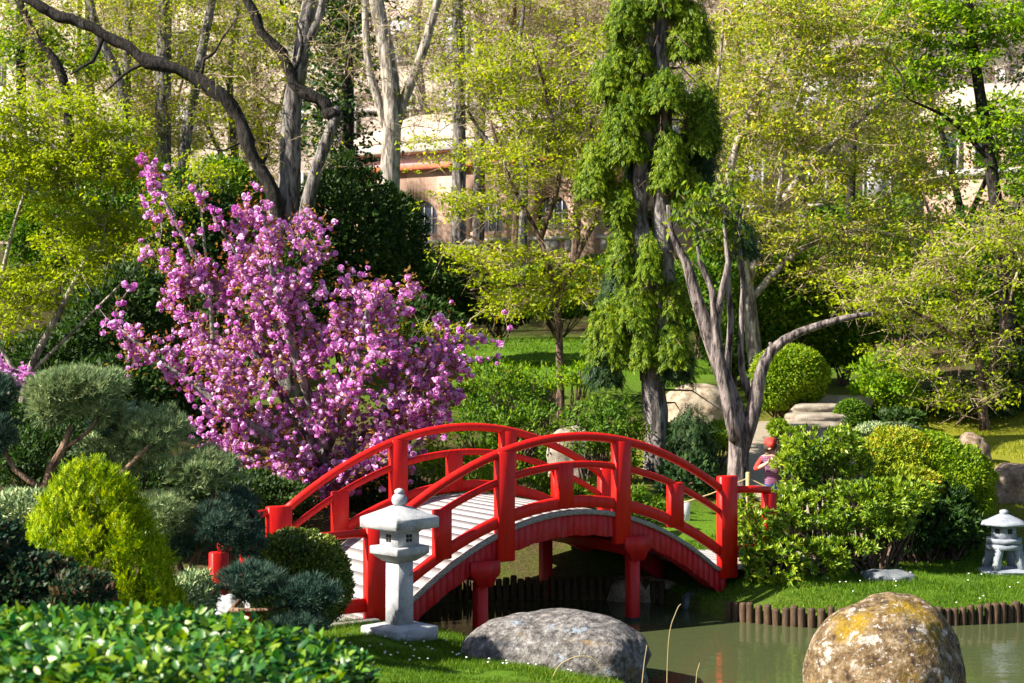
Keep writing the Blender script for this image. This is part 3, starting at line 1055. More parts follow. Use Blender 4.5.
class Grow:
    """branches reaching out from given stems to every crown point"""

    def __init__(self, stems, rng):
        self.rng = rng
        self.pos, self.par, self.stem_r, self.dir = [], [], [], []
        self.stems = []
        for st in stems:
            q = smooth_path(A3(st), seg=0.22)      # columns x y z r
            self.stems.append(q)
            T = unit(np.gradient(q[:, :3], axis=0))
            for i in range(len(q)):
                self.pos.append(q[i, :3]); self.par.append(-1); self.stem_r.append(q[i, 3]); self.dir.append(T[i])
        self.tips = []

    def reach(self, att, seg=0.3, wob=0.05, lift=0.12, skip=0):
        rng = self.rng
        n0 = len(self.pos)
        p0 = A3(self.pos)
        d0 = np.min(np.linalg.norm(att[:, None] - p0[None], axis=2), 1)
        att = att[np.argsort(d0)]
        cap = n0 + int(sum(d0) / seg * 1.5) + len(att) * 6 + 100
        pos = np.zeros((cap, 3)); pos[:n0] = p0
        n = n0
        self.pos = list(self.pos)
        for a in att:
            dv = a - pos[:n]
            dist = np.linalg.norm(dv, axis=1)
            al = np.einsum('ij,ij->i', dv, A3(self.dir)) / (dist + 1e-6)
            cost = dist * (1.35 - 0.35 * al) + np.maximum(0, -dv[:, 2]) * 0.25
            j = int(np.argmin(cost))
            L = dist[j]
            m = max(2, int(L / seg) + 1)
            c = pos[j] + A3(self.dir[j]) * L * 0.35 + A3([0, 0, L * lift])
            tt = np.linspace(0, 1, m + 1)[1:, None]
            q = (1 - tt) ** 2 * pos[j] + 2 * tt * (1 - tt) * c + tt ** 2 * a
            q[:-1] += rng.normal(size=(m - 1, 3)) * wob * min(1, L)
            prev = j
            for i in range(m):
                if n >= cap:
                    break
                pos[n] = q[i]
                self.pos.append(q[i]); self.par.append(prev); self.stem_r.append(0)
                self.dir.append(unit(q[i] - pos[prev]))
                prev = n
                n += 1
            self.tips.append(prev)

    def branches(self, mb, rtip=0.006, p=2.3, rmax=0.08, sides=5):
        n = len(self.pos)
        pos = A3(self.pos)
        acc = np.zeros(n)
        kids = [[] for _ in range(n)]
        for i in range(n - 1, -1, -1):
            if self.par[i] >= 0:
                acc[i] = max(acc[i], rtip ** p)
                acc[self.par[i]] += acc[i]
                kids[self.par[i]].append(i)
        r = np.minimum(acc ** (1 / p), rmax)
        done = set()
        for i in range(n):
            if self.par[i] >= 0 and i not in done:
                ch = [self.par[i], i]
                done.add(i)
                while True:
                    ks = [k for k in kids[ch[-1]] if k not in done]
                    if not ks:
                        break
                    k = max(ks, key=lambda q: acc[q])
                    done.add(k)
                    ch.append(k)
                rr = r[ch].copy()
                rr[0] = rr[1]
                rr[-1] *= 0.6
                tube(mb, pos[ch], rr, sides if rr[0] > 0.012 else 3, cap=False)

    def trunk(self, mb, sides=12, bump=0.06):
        for q in self.stems:
            k = 1 + bump * A3([mnoise.noise(Vector((a[0] * 2.3, a[1] * 2.3, a[2] * 2.3))) for a in q])
            tube(mb, q[:, :3], q[:, 3] * k, sides)

    def tip_pts(self):
        return A3([self.pos[i] for i in self.tips])


def stem(pts, Y, r0, r1, root=None):
    """pixel polyline at distance Y -> x y z radius; pts may carry own Y as third value"""
    out = []
    for i, p in enumerate(pts):
        y = p[2] if len(p) > 2 else Y
        q = P(p[0], p[1], y)
        k = i / (len(pts) - 1)
        out.append([*q, r0 + (r1 - r0) * k])
    if root:
        b = out[0]
        z = g1(b[0], b[1]) - 0.15
        if b[2] > z + 0.1:
            out.insert(0, [b[0], b[1], z, r0 * 1.15])
    return out


def tree(name, label, stems, lobes, leaf, bark, seed, dens=3.0, per=24, spread=(.22, .22, .10), L=0.09, W=0.05, cat='tree', group=None,
         rtip=0.006, rmax=0.07, twig=None, droop=0.25, up=0.8, lift=0.12, seg=0.3, wob=0.06, cover=None, tw=6, fname='crown'):
    rng = np.random.default_rng(seed)
    b = stems[0][0]
    th = thing(name, label, cat, (b[0], b[1], g1(b[0], b[1])), group)
    g = Grow(stems, rng)
    att = crown_pts(rng, lobes, dens)
    if cover is not None and cover > .5:      # foliage gathers in clumps with gaps between
        nz_ = A3([mnoise.noise(Vector((q[0] * .85 + seed, q[1] * .85, q[2] * 1.5))) for q in att])
        att = att[nz_ > np.quantile(nz_, .36)]
    g.reach(att, seg, wob, lift)
    mb = MB()
    g.trunk(mb)
    part('trunk', mb, M[bark], th, smooth=True)
    mb = MB()
    g.branches(mb, rtip, 2.3, rmax)
    C = g.tip_pts()
    # fine twigs fanning from each branch end
    if tw:
        k = len(C) * tw
        base = np.repeat(C, tw, 0) + rng.normal(size=(k, 3)) * 0.05
        D = rdir(rng, k, 0.7)
        inst(mb, NEEDLE, NEEDLE_F, base, D, rdir(rng, k), rng.uniform(1.2, 2.6, k) * max(spread), 0.010 * (rtip / 0.006))
    part('branches', mb, M[twig or bark], th, smooth=True)
    if cover is not None:
        A = sum(PI * l[2] * l[3] * (l[4] / F) ** 2 for l in lobes)
        per = max(1, int(cover * A * 2 / (L * W) / len(C)))
    if leaf and per:
        mb = MB()
        C2 = np.repeat(C, 4, 0) + rng.normal(size=(len(C) * 4, 3)) * A3(spread)
        leafcloud(mb, rng, C2, max(1, per // 4), A3(spread) * A3([.42, .42, .5]), L, W, droop, up)
        part(fname, mb, M[leaf], th)
    return th


# --- blossoming cherry behind the bridge
def cherry():
    rng = np.random.default_rng(21)
    Y = 20.5
    b = P(335, 505, Y)
    root = [*b[:2], g1(b[0], b[1]) - .1]
    th = thing('cherry_tree', 'cherry tree covered in pink double blossom behind the bridge', 'tree', (b[0], b[1], g1(b[0], b[1])))

    def st(pts, r0, r1):
        o = []
        for i, p in enumerate(pts):
            y = Y + (p[2] if len(p) > 2 else 0)
            o.append([*P(p[0], p[1], y), r0 + (r1 - r0) * i / (len(pts) - 1)])
        return o
    stems = [[[*root, .13]] + st([(333, 490), (322, 440), (300, 370, -.4), (275, 290, -.5), (262, 200, -.5)], .10, .012),
             st([(325, 460), (285, 400, .3), (235, 320, .4), (180, 230, .5), (143, 155, .4)], .07, .010),
             st([(325, 455), (350, 390, -.6), (365, 320, -.7), (372, 290, -.7)], .06, .012),
             st([(330, 470), (390, 410, .3), (440, 360, .5), (470, 335, .4)], .06, .010),
             st([(320, 465), (260, 430, -.7), (200, 390, -.8), (140, 345, -.6), (122, 330, -.5)], .06, .010),
             st([(320, 470), (262, 462, .2), (225, 450, .3)], .05, .012),
             st([(300, 370, -.4), (240, 260, -.3), (197, 190, -.2)], .04, .008),
             st([(335, 480), (400, 455, -.8), (440, 425, -.7)], .05, .012)]
    g = Grow(stems, rng)
    lob = [(300, 370, 112, 80, Y, 1.3), (385, 375, 78, 72, Y, 1.2), (240, 325, 68, 82, Y, 1.0), (290, 270, 48, 55, Y, .8), (310, 450, 105, 50, Y, 1.1), (365, 310, 55, 38, Y, .9),
           (172, 360, 40, 28, Y, .5), (175, 285, 30, 45, Y, .4), (255, 225, 22, 35, Y, .3), (425, 400, 34, 50, Y, .6), (230, 430, 45, 40, Y, .7), (290, 480, 70, 30, Y - .3, .7), (380, 460, 40, 26, Y - .4, .6)]
    att = crown_pts(rng, lob, 13.0)
    # outlying sprigs seen against the dark
    sp = [(145, 160), (150, 190), (152, 215), (143, 250), (158, 235), (262, 190), (270, 205), (250, 210), (192, 190), (203, 210), (215, 225), (322, 230), (318, 258), (352, 270), (383, 290), (420, 288), (435, 325), (460, 330), (483, 340), (497, 345), (510, 328), (443, 325), (470, 375), (98, 307), (118, 330), (128, 342), (140, 348), (452, 360), (480, 360), (150, 175), (146, 205), (330, 255), (300, 225), (130, 288)]
    att2 = A3([P(x, y, Y + rng.uniform(-.5, .5)) for x, y in sp])
    g.reach(np.vstack([att, att2]), 0.22, 0.05, -0.05)
    mb = MB()
    g.trunk(mb)
    part('trunk', mb, M['bark_grey'], th, smooth=True)
    mb = MB()
    g.branches(mb, 0.006, 2.3, 0.05)
    part('branches', mb, M['bark_pale'], th, smooth=True)
    tips = g.tip_pts()
    # blossom clusters near each branch end, and along the upright shoots
    cl = [tips]
    for i in g.tips:
        j = g.par[i]
        for _ in range(3):
            if j < 0 or g.par[j] < 0:
                break
            cl.append(A3([g.pos[j]]) + rng.normal(size=(1, 3)) * .04)
            j = g.par[j]
    for q in stems:
        s_ = smooth_path(A3(q), seg=0.13)
        k = int(len(s_) * 0.45)
        cl.append(s_[k:, :3] + rng.normal(size=(len(s_) - k, 3)) * 0.05)
    C = np.vstack(cl)
    k_ = int(len(C) * 1.5)
    C = np.vstack([C, C[rng.integers(0, len(C), k_)] + rng.normal(size=(k_, 3)) * A3([.06, .06, .10])])
    n = 13
    off = rdir(rng, len(C) * n)
    size = np.repeat(rng.uniform(.5, 1.15, len(C)), n)
    Pn = np.repeat(C, n, 0) + off * (0.032 * size)[:, None]
    D = unit(np.cross(off, rdir(rng, len(off)))) + off * 0.45
    mb = MB()
    PET = A3([[-.5, 0, .08], [-.2, -.48, 0], [.3, -.45, 0], [.5, 0, .08], [.3, .45, 0], [-.2, .48, 0]])
    inst(mb, PET, np.array([[0, 1, 2, 3, 4, 5]]), Pn, D, off, 0.052 * size, 0.052 * size)
    part('blossom', mb, M['petal'], th)
    mb = MB()
    leafcloud(mb, rng, C[rng.integers(0, len(C), 4200)], 3, (.07, .07, .07), .07, .032, -.2, .5)
    part('young_leaves', mb, M['f_bronze'], th)
    return len(C)


cherry()


# --- weeping conifer
def weeping(mb, rng, lobes, dens=1.0, L=0.125, W=0.11):
    for px, py, rx, ry, Y, dp in lobes:
        r = A3([rx * .9 * Y / F, dp * .9, ry * Y / F])
        c = P(px, py, Y)
        area = 4 * PI * (r[0] * r[2] + r[0] * r[1] + r[1] * r[2]) / 3
        n = int(area * 380 * dens)
        v = rdir(rng, n)
        v[:, 2] = np.abs(v[:, 2]) * 1.1 - 0.35     # strands start on the upper part and hang
        v = unit(v)
        k = rng.uniform(.55, 1.0, n)[:, None]
        st = c + v * r * k * (1 + .12 * rng.normal(size=(n, 1)))
        out = unit(v * A3([1, 1, 0]) + 1e-3)
        for m in range(3):
            q = st + A3([0, 0, -1]) * (m * L * .5) + out * (0.06 * math.sqrt(m)) + rng.normal(size=(n, 3)) * .02
            D = A3([0, 0, -1.0]) + out * 0.42 + rng.normal(size=(n, 3)) * .34
            N = out + A3([0, 0, .5]) + rng.normal(size=(n, 3)) * .35
            s = rng.uniform(.7, 1.2, n) * (1 - .07 * m)
            inst(mb, SPRAY, SPRAY_F, q, D, N, L * s, W * s)


rng = np.random.default_rng(31)
Y = 24.0
bx = P(655, 470, Y)
th = thing('weeping_conifer', 'tall weeping conifer draped in hanging green sprays behind the bridge', 'tree', (bx[0], bx[1], g1(bx[0], bx[1])))
mb = MB()
for st in ([(655, 490), (657, 430), (653, 370), (664, 280), (662, 200), (664, 120), (661, 50), (663, -30), (660, -80)], [(652, 380), (646, 300), (640, 240), (642, 180), (648, 100), (646, 30), (640, -40)]):
    q = smooth_path(A3(stem(st, Y, .20, .09)), seg=.25)
    tube(mb, q[:, :3], q[:, 3] * (1 + .1 * rng.normal(size=len(q))), 12)
b0 = P(655, 490, Y)
tube(mb, [A3([b0[0], b0[1], g1(b0[0], b0[1]) - .2]), b0], [.26, .21], 12)
part('trunk', mb, M['bark_grey'], th, smooth=True)
lob = [(628, 20, 20, 30, Y, .3), (664, 4, 26, 22, Y, .3), (690, 38, 22, 44, Y, .35), (620, 62, 9, 32, Y, .18), (608, 82, 14, 30, Y, .25), (630, 112, 24, 42, Y, .35), (666, 95, 22, 28, Y - .3, .3),
       (626, 145, 22, 34, Y, .3), (595, 178, 16, 40, Y, .25), (621, 205, 13, 30, Y, .25), (670, 168, 15, 45, Y - .2, .25), (702, 130, 17, 55, Y, .3), (688, 200, 18, 36, Y, .3), (715, 232, 18, 24, Y - .2, .3),
       (623, 255, 12, 45, Y, .22), (636, 308, 23, 36, Y, .36), (610, 342, 22, 44, Y, .3), (642, 350, 15, 34, Y - .1, .3), (650, 262, 9, 34, Y - .25, .2), (675, 300, 12, 26, Y - .1, .2), (672, 350, 14, 34, Y - .2, .25), (660, 288, 10, 16, Y, .18), (640, 60, 10, 30, Y, .2), (640, -40, 35, 30, Y, .4), (690, -30, 25, 30, Y, .3), (648, 225, 9, 20, Y + .3, .2)]
mb = MB(); weeping(mb, rng, lob, 1.15)
part('crown', mb, M['f_conifer'], th)
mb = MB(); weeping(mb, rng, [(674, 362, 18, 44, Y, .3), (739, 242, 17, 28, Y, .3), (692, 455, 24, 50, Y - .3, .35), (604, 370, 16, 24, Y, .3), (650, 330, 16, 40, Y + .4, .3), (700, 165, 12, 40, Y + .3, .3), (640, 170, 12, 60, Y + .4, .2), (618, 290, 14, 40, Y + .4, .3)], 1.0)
part('shade_painted_sprays', mb, M['f_conifer_dark'], th, label='hanging sprays painted darker and bluish for shade')  # crown sprays again, in a darker bluish colour that paints their shade
mb = MB()
for _ in range(60):      # bare dead side branches
    z = rng.uniform(1.3, 8)
    a_ = rng.uniform(0, 2 * PI)
    s0 = A3([bx[0] + .1, Y, z])
    o_ = A3([math.cos(a_), math.sin(a_), rng.uniform(-.2, .3)])
    l_ = rng.uniform(.4, 1.0)
    tube(mb, [s0, s0 + o_ * l_ * .5 + A3([0, 0, .05]), s0 + o_ * l_ + A3([0, 0, -.2])], [.018, .012, .004], 4, False)
part('branches', mb, M['bark_brown'], th)

# --- multi stemmed tree with furrowed bark beside the bridge end
Y = 20.6
stems = [stem([(739, 530), (738, 480), (738, 425), (726, 385), (707, 330), (694, 290), (686, 262), (672, 235), (668, 205)], Y, .165, .025, True),
         stem([(736, 440), (724, 385), (716, 330), (712, 290), (700, 262), (696, 225)], Y - .1, .09, .015),
         stem([(716, 330), (722, 290, Y - .2), (728, 262, Y - .2), (724, 225, Y - .2), (730, 195, Y - .2)], Y, .055, .012),
         stem([(727, 395), (728, 360), (731, 320), (728, 275), (734, 240), (738, 205)], Y + .25, .06, .012),
         stem([(752, 400), (742, 372), (741, 330), (743, 275), (738, 235), (744, 205)], Y + .15, .055, .012),
         stem([(741, 450), (755, 405), (760, 375), (772, 350), (800, 332), (845, 318), (871, 314)], Y, .11, .028),
         stem([(772, 350), (770, 342)], Y, .03, .02)]
tree('gnarled_tree', 'bare multi stemmed tree with furrowed bark and one long arm reaching right', stems,
     [(705, 215, 26, 26, Y, .4), (740, 226, 18, 26, Y, .35), (722, 200, 26, 22, Y, .35)], 'f_conifer', 'bark_furrow', 41, 30, 1, (.1, .1, .14), cover=2.4, L=.11, W=.045, droop=1.0, fname='foliage')


# --- cloud pruned pines on the left
def pine_pads(mb, rng, pads, n_t=330, n_n=16, L=0.07, W=0.0062):
    for px, py, rx, ry, Y, dp in pads:
        c = P(px, py, Y)
        r = A3([rx * Y / F, dp, ry * Y / F])
        area = (r[0] * r[2] + r[0] * r[1] + r[1] * r[2])
        n = int(n_t * area / 0.22) + 40
        v = rdir(rng, n)
        v[:, 2] = np.where(v[:, 2] < -.25, -v[:, 2], v[:, 2])
        bump = 1 + .34 * A3([mnoise.noise(Vector((q[0] * 2.6 + px, q[1] * 2.6, q[2] * 2.6))) for q in v])
        t0 = c + v * r * (rng.uniform(.80, 1.03, n) * bump)[:, None]
        ax = unit(v * .9 + A3([0, 0, .75]))
        Pn = np.repeat(t0, n_n, 0)
        D = np.repeat(ax, n_n, 0) + rdir(rng, n * n_n) * .75
        inst(mb, NEEDLE, NEEDLE_F, Pn + D * .0, D, rdir(rng, n * n_n), L * rng.uniform(.7, 1.2, n * n_n), W)
        # brown-green shoots inside so that the pad is dense
        m = n // 2
        q = in_ell(rng, m, c, r * .72)
        Pn = np.repeat(q, 10, 0)
        inst(mb, NEEDLE, NEEDLE_F, Pn, rdir(rng, m * 10), rdir(rng, m * 10), L * 1.2, W * 2.2)


def pine(label, base, stems, pads, dark, seed):
    rng = np.random.default_rng(seed)
    th = thing('cloud_pine', label, 'pine tree', base, 'cloud pruned pines on the left bank')
    mb = MB()
    for st in stems:
        q = smooth_path(A3(st), seg=.12)
        tube(mb, q[:, :3], q[:, 3], 9)
    for px, py, rx, ry, Y, dp in pads + dark:      # forked shoots into each pad
        c = P(px, py + ry * .5, Y)
        for _ in range(9):
            e = in_ell(rng, 1, P(px, py, Y), A3([rx * Y / F, dp, ry * Y / F]) * .8)[0]
            tube(mb, [c, (c + e) / 2 + rng.normal(size=3) * .02, e], [.014, .010, .005], 5, False)
    part('trunk', mb, M['bark_pine'], th, smooth=True)
    if pads:
        mb = MB(); pine_pads(mb, rng, pads)
        part('needle_pads', mb, M['f_pine'], th)
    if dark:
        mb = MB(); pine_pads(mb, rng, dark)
        part('shade_painted_pads', mb, M['f_pine_shade'], th, label='needle pads painted darker blue green for shade')  # these pads get the darker needle colour that stands for shade


Y = 12.8
pb = P(95, 640, Y)
pine('cloud pruned pine with broad blue green pads and a bare forked stem', (pb[0], pb[1], g1(pb[0], pb[1])),
     [stem([(95, 640), (70, 560), (45, 490), (62, 450), (72, 425)], Y, .06, .022, True), stem([(45, 490), (15, 470), (0, 440)], Y, .03, .015), stem([(62, 450), (88, 432), (100, 415)], Y, .02, .012),
      stem([(70, 560), (110, 490), (130, 465), (150, 445)], Y, .035, .015)],
     [(58, 394, 30, 22, Y, .24), (97, 392, 32, 21, Y + .05, .24), (78, 384, 30, 14, Y, .2), (50, 414, 20, 16, Y, .18), (104, 414, 24, 16, Y + .1, .2), (156, 437, 35, 26, Y + .2, .27)],
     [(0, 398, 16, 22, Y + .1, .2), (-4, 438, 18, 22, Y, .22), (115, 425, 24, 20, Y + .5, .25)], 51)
Y = 13.0
pb = P(212, 655, Y)
pine('cloud pruned pine whose pads step down to the ball bush', (pb[0], pb[1], g1(pb[0], pb[1])),
     [stem([(212, 655), (188, 590), (200, 545), (215, 490)], Y, .05, .02, True), stem([(212, 640), (235, 605), (262, 585)], Y - .2, .026, .014), stem([(188, 590), (178, 560), (172, 530)], Y, .03, .014),
      stem([(230, 610), (270, 610), (300, 600)], Y - .3, .022, .012), stem([(200, 545), (215, 500), (240, 490)], Y, .022, .012)],
     [(206, 474, 35, 26, Y, .27), (163, 520, 34, 27, Y - .1, .27)],
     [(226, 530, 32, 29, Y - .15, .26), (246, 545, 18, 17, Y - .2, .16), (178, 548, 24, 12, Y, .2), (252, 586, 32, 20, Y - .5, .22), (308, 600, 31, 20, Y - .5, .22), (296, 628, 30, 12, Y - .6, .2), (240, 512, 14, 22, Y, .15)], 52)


# --- clipped and rounded shrubs
def shrub(name, label, lobes, leaf, seed, L=.05, W=.028, dens=260, cat='shrub', group=None, up=.3, stems=0, bump=.16, fill=.5, bark='bark_brown', ground_y=None, tpl=LEAF, faces=LEAF_F, outw=1.0, ros=0, hole=-9):
    rng = np.random.default_rng(seed)
    c0 = P(lobes[0][0], lobes[0][1], lobes[0][4])
    base = A3([c0[0], c0[1], g1(c0[0], c0[1])])
    th = thing(name, label, cat, base, group)
    mb = MB(); mbs = MB()
    for px, py, rx, ry, Y, dp in lobes:
        c = P(px, py, Y)
        r = A3([rx * Y / F, dp, ry * Y / F])
        area = 4 * PI * (r[0] * r[2] + r[0] * r[1] + r[1] * r[2]) / 3
        n = int(area * (dens / 75.0) * 2.0 / (L * W))
        v = rdir(rng, n)
        bm = 1 + bump * (A3([mnoise.noise(Vector((q[0] * 2.1 + px * .37, q[1] * 2.1, q[2] * 2.1))) for q in v]) + .5 * A3([mnoise.noise(Vector((q[0] * 6 + px * .37, q[1] * 6, q[2] * 6))) for q in v]))
        k = np.where(rng.uniform(size=n) < fill, rng.uniform(.55, .95, n), rng.uniform(.93, 1.04, n)) * bm
        Pn = c + v * r * k[:, None]
        ok = Pn[:, 2] > base[2] - .05
        if hole > -5:
            ok &= A3([mnoise.noise(Vector((q[0] * 3.3 + px, q[1] * 3.3, q[2] * 3.3))) for q in Pn]) > hole
        Pn, v = Pn[ok], v[ok]
        if ros:
            m_ = len(Pn) // ros
            Pn, v = np.repeat(Pn[:m_], ros, 0), np.repeat(v[:m_], ros, 0)
        nn = unit(v / r)
        D = rdir(rng, len(Pn)) + nn * outw + A3([0, 0, .3])
        N = nn + rdir(rng, len(Pn)) * .6 + A3([0, 0, up]) + SUNV * .4
        s = rng.uniform(.65, 1.25, len(Pn))
        inst(mb, tpl, faces, Pn, D, N, L * s, W * s)
        for _ in range(14):
            e = in_ell(rng, 1, c, r * .9)[0]
            b_ = base + A3([rng.normal() * .06 + (c[0] - base[0]) * .6, rng.normal() * .06 + (c[1] - base[1]) * .6, -.05])
            tube(mbs, [b_, (b_ + e) / 2 + rng.normal(size=3) * .05 + A3([(c[0] - base[0]) * .1, 0, .02]), e], [.022, .014, .005], 5, False)
    part('stems', mbs, M[bark], th, smooth=True)
    part('foliage', mb, M[leaf], th)
    return th


def shrubs(name, label, lobes, leaf, seed, L, W, dens, group, **kw):
    for i, l in enumerate(lobes):
        shrub(name, label, [l], leaf, seed * 10 + i, L, W, dens, group=group, **kw)


shrub('ball_bush', 'dark clipped box ball beside the left end of the bridge', [(298, 582, 51, 50, 13.9, .46)], 'f_box', 61, .032, .019, 330, bump=.10)
shrub('ball_bush', 'small clipped ball near the top of the stone steps', [(852, 417, 18, 17, 26.6, .28)], 'f_mid', 62, .04, .022, 330, bump=.05)
shrub('round_topiary', 'round clipped topiary on thin stems left of the steps', [(790, 373, 37, 27, 28.0, .6), (778, 392, 24, 18, 28.0, .4), (806, 388, 18, 15, 28.0, .35)], 'f_azalea', 63, .055, .03, 300, bump=.08)
shrub('azalea_mound', 'bright yellow green azalea mound at the right of the island shrubs', [(955, 482, 38, 36, 20.8, .5), (930, 462, 36, 28, 21, .5), (962, 500, 30, 26, 20.7, .4)], 'f_azalea', 64, .045, .022, 300)
shrub('azalea_mound', 'rust tipped azalea mound in the middle of the island shrubs', [(895, 464, 42, 34, 20.9, .5), (868, 470, 30, 26, 20.7, .4), (905, 490, 36, 26, 20.4, .4)], 'f_azalea_rust', 65, .05, .024, 280)
shrub('azalea_mound', 'blue green mound peeping over the rust tipped azalea', [(888, 442, 44, 18, 21.8, .45), (845, 447, 24, 16, 21.6, .35)], 'f_pine', 66, .05, .018, 300)
shrub('rhododendron', 'dark leafy rhododendron reaching right towards the small lantern', [(925, 525, 42, 20, 19.9, .4), (960, 530, 26, 18, 20, .3), (905, 535, 28, 16, 19.8, .3), (945, 505, 28, 18, 20.2, .3)], 'f_ivy', 67, .09, .028, 200, bump=.3, ros=9, hole=-.22, bark='bark_brown')
shrub('rhododendron', 'tall rhododendron with upright glossy leaves beside the person', [(824, 444, 40, 17, 19.7, .42), (793, 463, 19, 13, 19.55, .22), (836, 462, 34, 12, 19.7, .3), (800, 478, 18, 10, 19.6, .25), (786, 500, 18, 12, 19.2, .22)], 'f_rhodo', 68, .075, .026, 230, bump=.3, ros=10, hole=-.25, up=.5, bark='bark_brown')
shrub('rhododendron', 'low spreading rhododendron over twisted stems on the island', [(866, 502, 48, 19, 18.9, .42), (802, 512, 38, 15, 18.9, .36), (905, 494, 28, 16, 19.1, .3), (885, 522, 28, 13, 18.85, .3), (836, 520, 20, 11, 18.9, .22), (852, 548, 26, 11, 18.7, .24)], 'f_rhodo', 69, .075, .026, 230, bump=.3, ros=10, hole=-.25, up=.5, bark='bark_brown')
shrub('rhododendron', 'dark low rhododendron against the right bridge post', [(775, 562, 34, 24, 17.9, .35), (760, 540, 18, 28, 17.95, .24), (820, 560, 30, 20, 18.2, .3), (748, 515, 10, 22, 18.35, .14), (770, 525, 18, 14, 18.4, .2)], 'f_rhodo', 70, .08, .028, 200, bump=.3, ros=10, hole=-.25, up=.5, bark='bark_brown')
shrub('leafy_shrub', 'loose bright green shrub right of the steps', [(885, 378, 34, 26, 28.4, .5), (870, 395, 20, 18, 28.2, .35), (900, 395, 20, 18, 28.3, .35)], 'f_bright', 71, .085, .045, 90, bump=.4, hole=-.15)
shrub('leafy_shrub', 'low pale green shrub at the foot of the tan boulder', [(700, 438, 34, 12, 24.3, .4), (722, 434, 16, 12, 24.2, .3), (682, 436, 20, 14, 24.5, .3)], 'f_azalea', 72, .06, .03, 200, bump=.3)
shrub('leafy_shrub', 'tiny green shrub beside the gnarled trunk', [(778, 428, 9, 8, 22.2, .15)], 'f_azalea', 73, .05, .025, 260)
shrubs('evergreen_shrub', 'mid green evergreen shrub behind the round topiary', [(780, 305, 60, 42, 31, 1.0), (845, 330, 42, 34, 31.5, .9), (735, 345, 30, 26, 31, .7), (815, 280, 50, 34, 32.5, .9)], 'f_mid', 74, .11, .055, 210, 'evergreens behind the round topiary', bump=.22)
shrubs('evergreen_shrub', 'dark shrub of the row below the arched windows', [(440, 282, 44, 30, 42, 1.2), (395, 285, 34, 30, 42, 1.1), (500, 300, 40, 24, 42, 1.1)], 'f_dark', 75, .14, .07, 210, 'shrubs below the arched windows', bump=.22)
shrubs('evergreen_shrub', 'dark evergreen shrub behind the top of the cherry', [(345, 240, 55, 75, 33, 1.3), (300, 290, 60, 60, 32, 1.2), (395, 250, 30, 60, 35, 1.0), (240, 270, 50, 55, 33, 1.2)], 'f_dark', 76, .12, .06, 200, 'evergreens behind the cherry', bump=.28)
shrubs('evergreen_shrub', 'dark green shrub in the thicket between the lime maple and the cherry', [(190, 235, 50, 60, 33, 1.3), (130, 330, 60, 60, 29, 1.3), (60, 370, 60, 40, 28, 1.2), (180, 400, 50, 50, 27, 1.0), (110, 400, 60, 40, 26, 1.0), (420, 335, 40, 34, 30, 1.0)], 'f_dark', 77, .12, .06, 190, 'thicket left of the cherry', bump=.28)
shrub('olive_shrub', 'olive shrub in dappled shade behind the bridge crown', [(500, 400, 44, 36, 25, .8), (525, 440, 40, 36, 24, .7), (475, 440, 26, 36, 24, .6), (500, 485, 50, 28, 22.5, .6)], 'f_mid', 78, .07, .035, 110, bump=.5, hole=0.02)
shrub('olive_shrub', 'yellow olive weeping shrub at the foot of the conifer', [(606, 425, 34, 28, 23.2, .5), (628, 445, 20, 32, 23.1, .4), (585, 440, 22, 20, 23.2, .4)], 'f_mid', 79, .08, .03, 120, bump=.5, hole=0.0, outw=.4)
shrub('olive_shrub', 'pale shrub on the bank under the bridge arch', [(560, 546, 60, 24, 21.0, .4), (510, 550, 44, 24, 20.9, .4), (615, 550, 34, 20, 21.0, .35)], 'f_olive', 80, .07, .02, 170, bump=.35, hole=-.12, outw=.5)
shrub('leafy_shrub', 'yellow leaved shrub in front of the bright back lawn', [(540, 376, 44, 12, 27, .5), (495, 378, 30, 14, 27, .5), (585, 374, 22, 10, 27, .4)], 'f_bright', 81, .09, .03, 90, bump=.5, hole=.0)
shrub('leafy_shrub', 'pale leaved shrub behind the far bridge handrail', [(475, 480, 26, 34, 21, .45), (500, 520, 30, 30, 20.5, .4), (440, 470, 18, 40, 21.2, .35)], 'f_bright', 82, .07, .035, 110, bump=.5, hole=0.0)
shrub('dark_shrub', 'dusky red and green shrub at the left edge below the golden conifer', [(25, 588, 52, 34, 9.2, .4), (-8, 565, 30, 42, 9.2, .35), (80, 600, 30, 26, 9.0, .3)], 'f_red', 83, .045, .024, 260, bump=.22)
shrubs('spiky_shrub', 'silvery green shrub beside the golden conifer', [(20, 510, 34, 18, 11.5, .3), (190, 600, 24, 26, 12.2, .3), (120, 450, 40, 22, 13.4, .3)], 'f_pine', 84, .05, .014, 240, 'silvery shrubs round the golden conifer', bump=.3)
shrubs('evergreen_shrub', 'dark evergreen on the right slope under the bare branches', [(975, 405, 50, 22, 28.5, .8), (1010, 380, 30, 30, 29, .8), (900, 420, 22, 10, 27.5, .4)], 'f_dark', 85, .10, .05, 200, 'evergreens on the right slope', bump=.3)


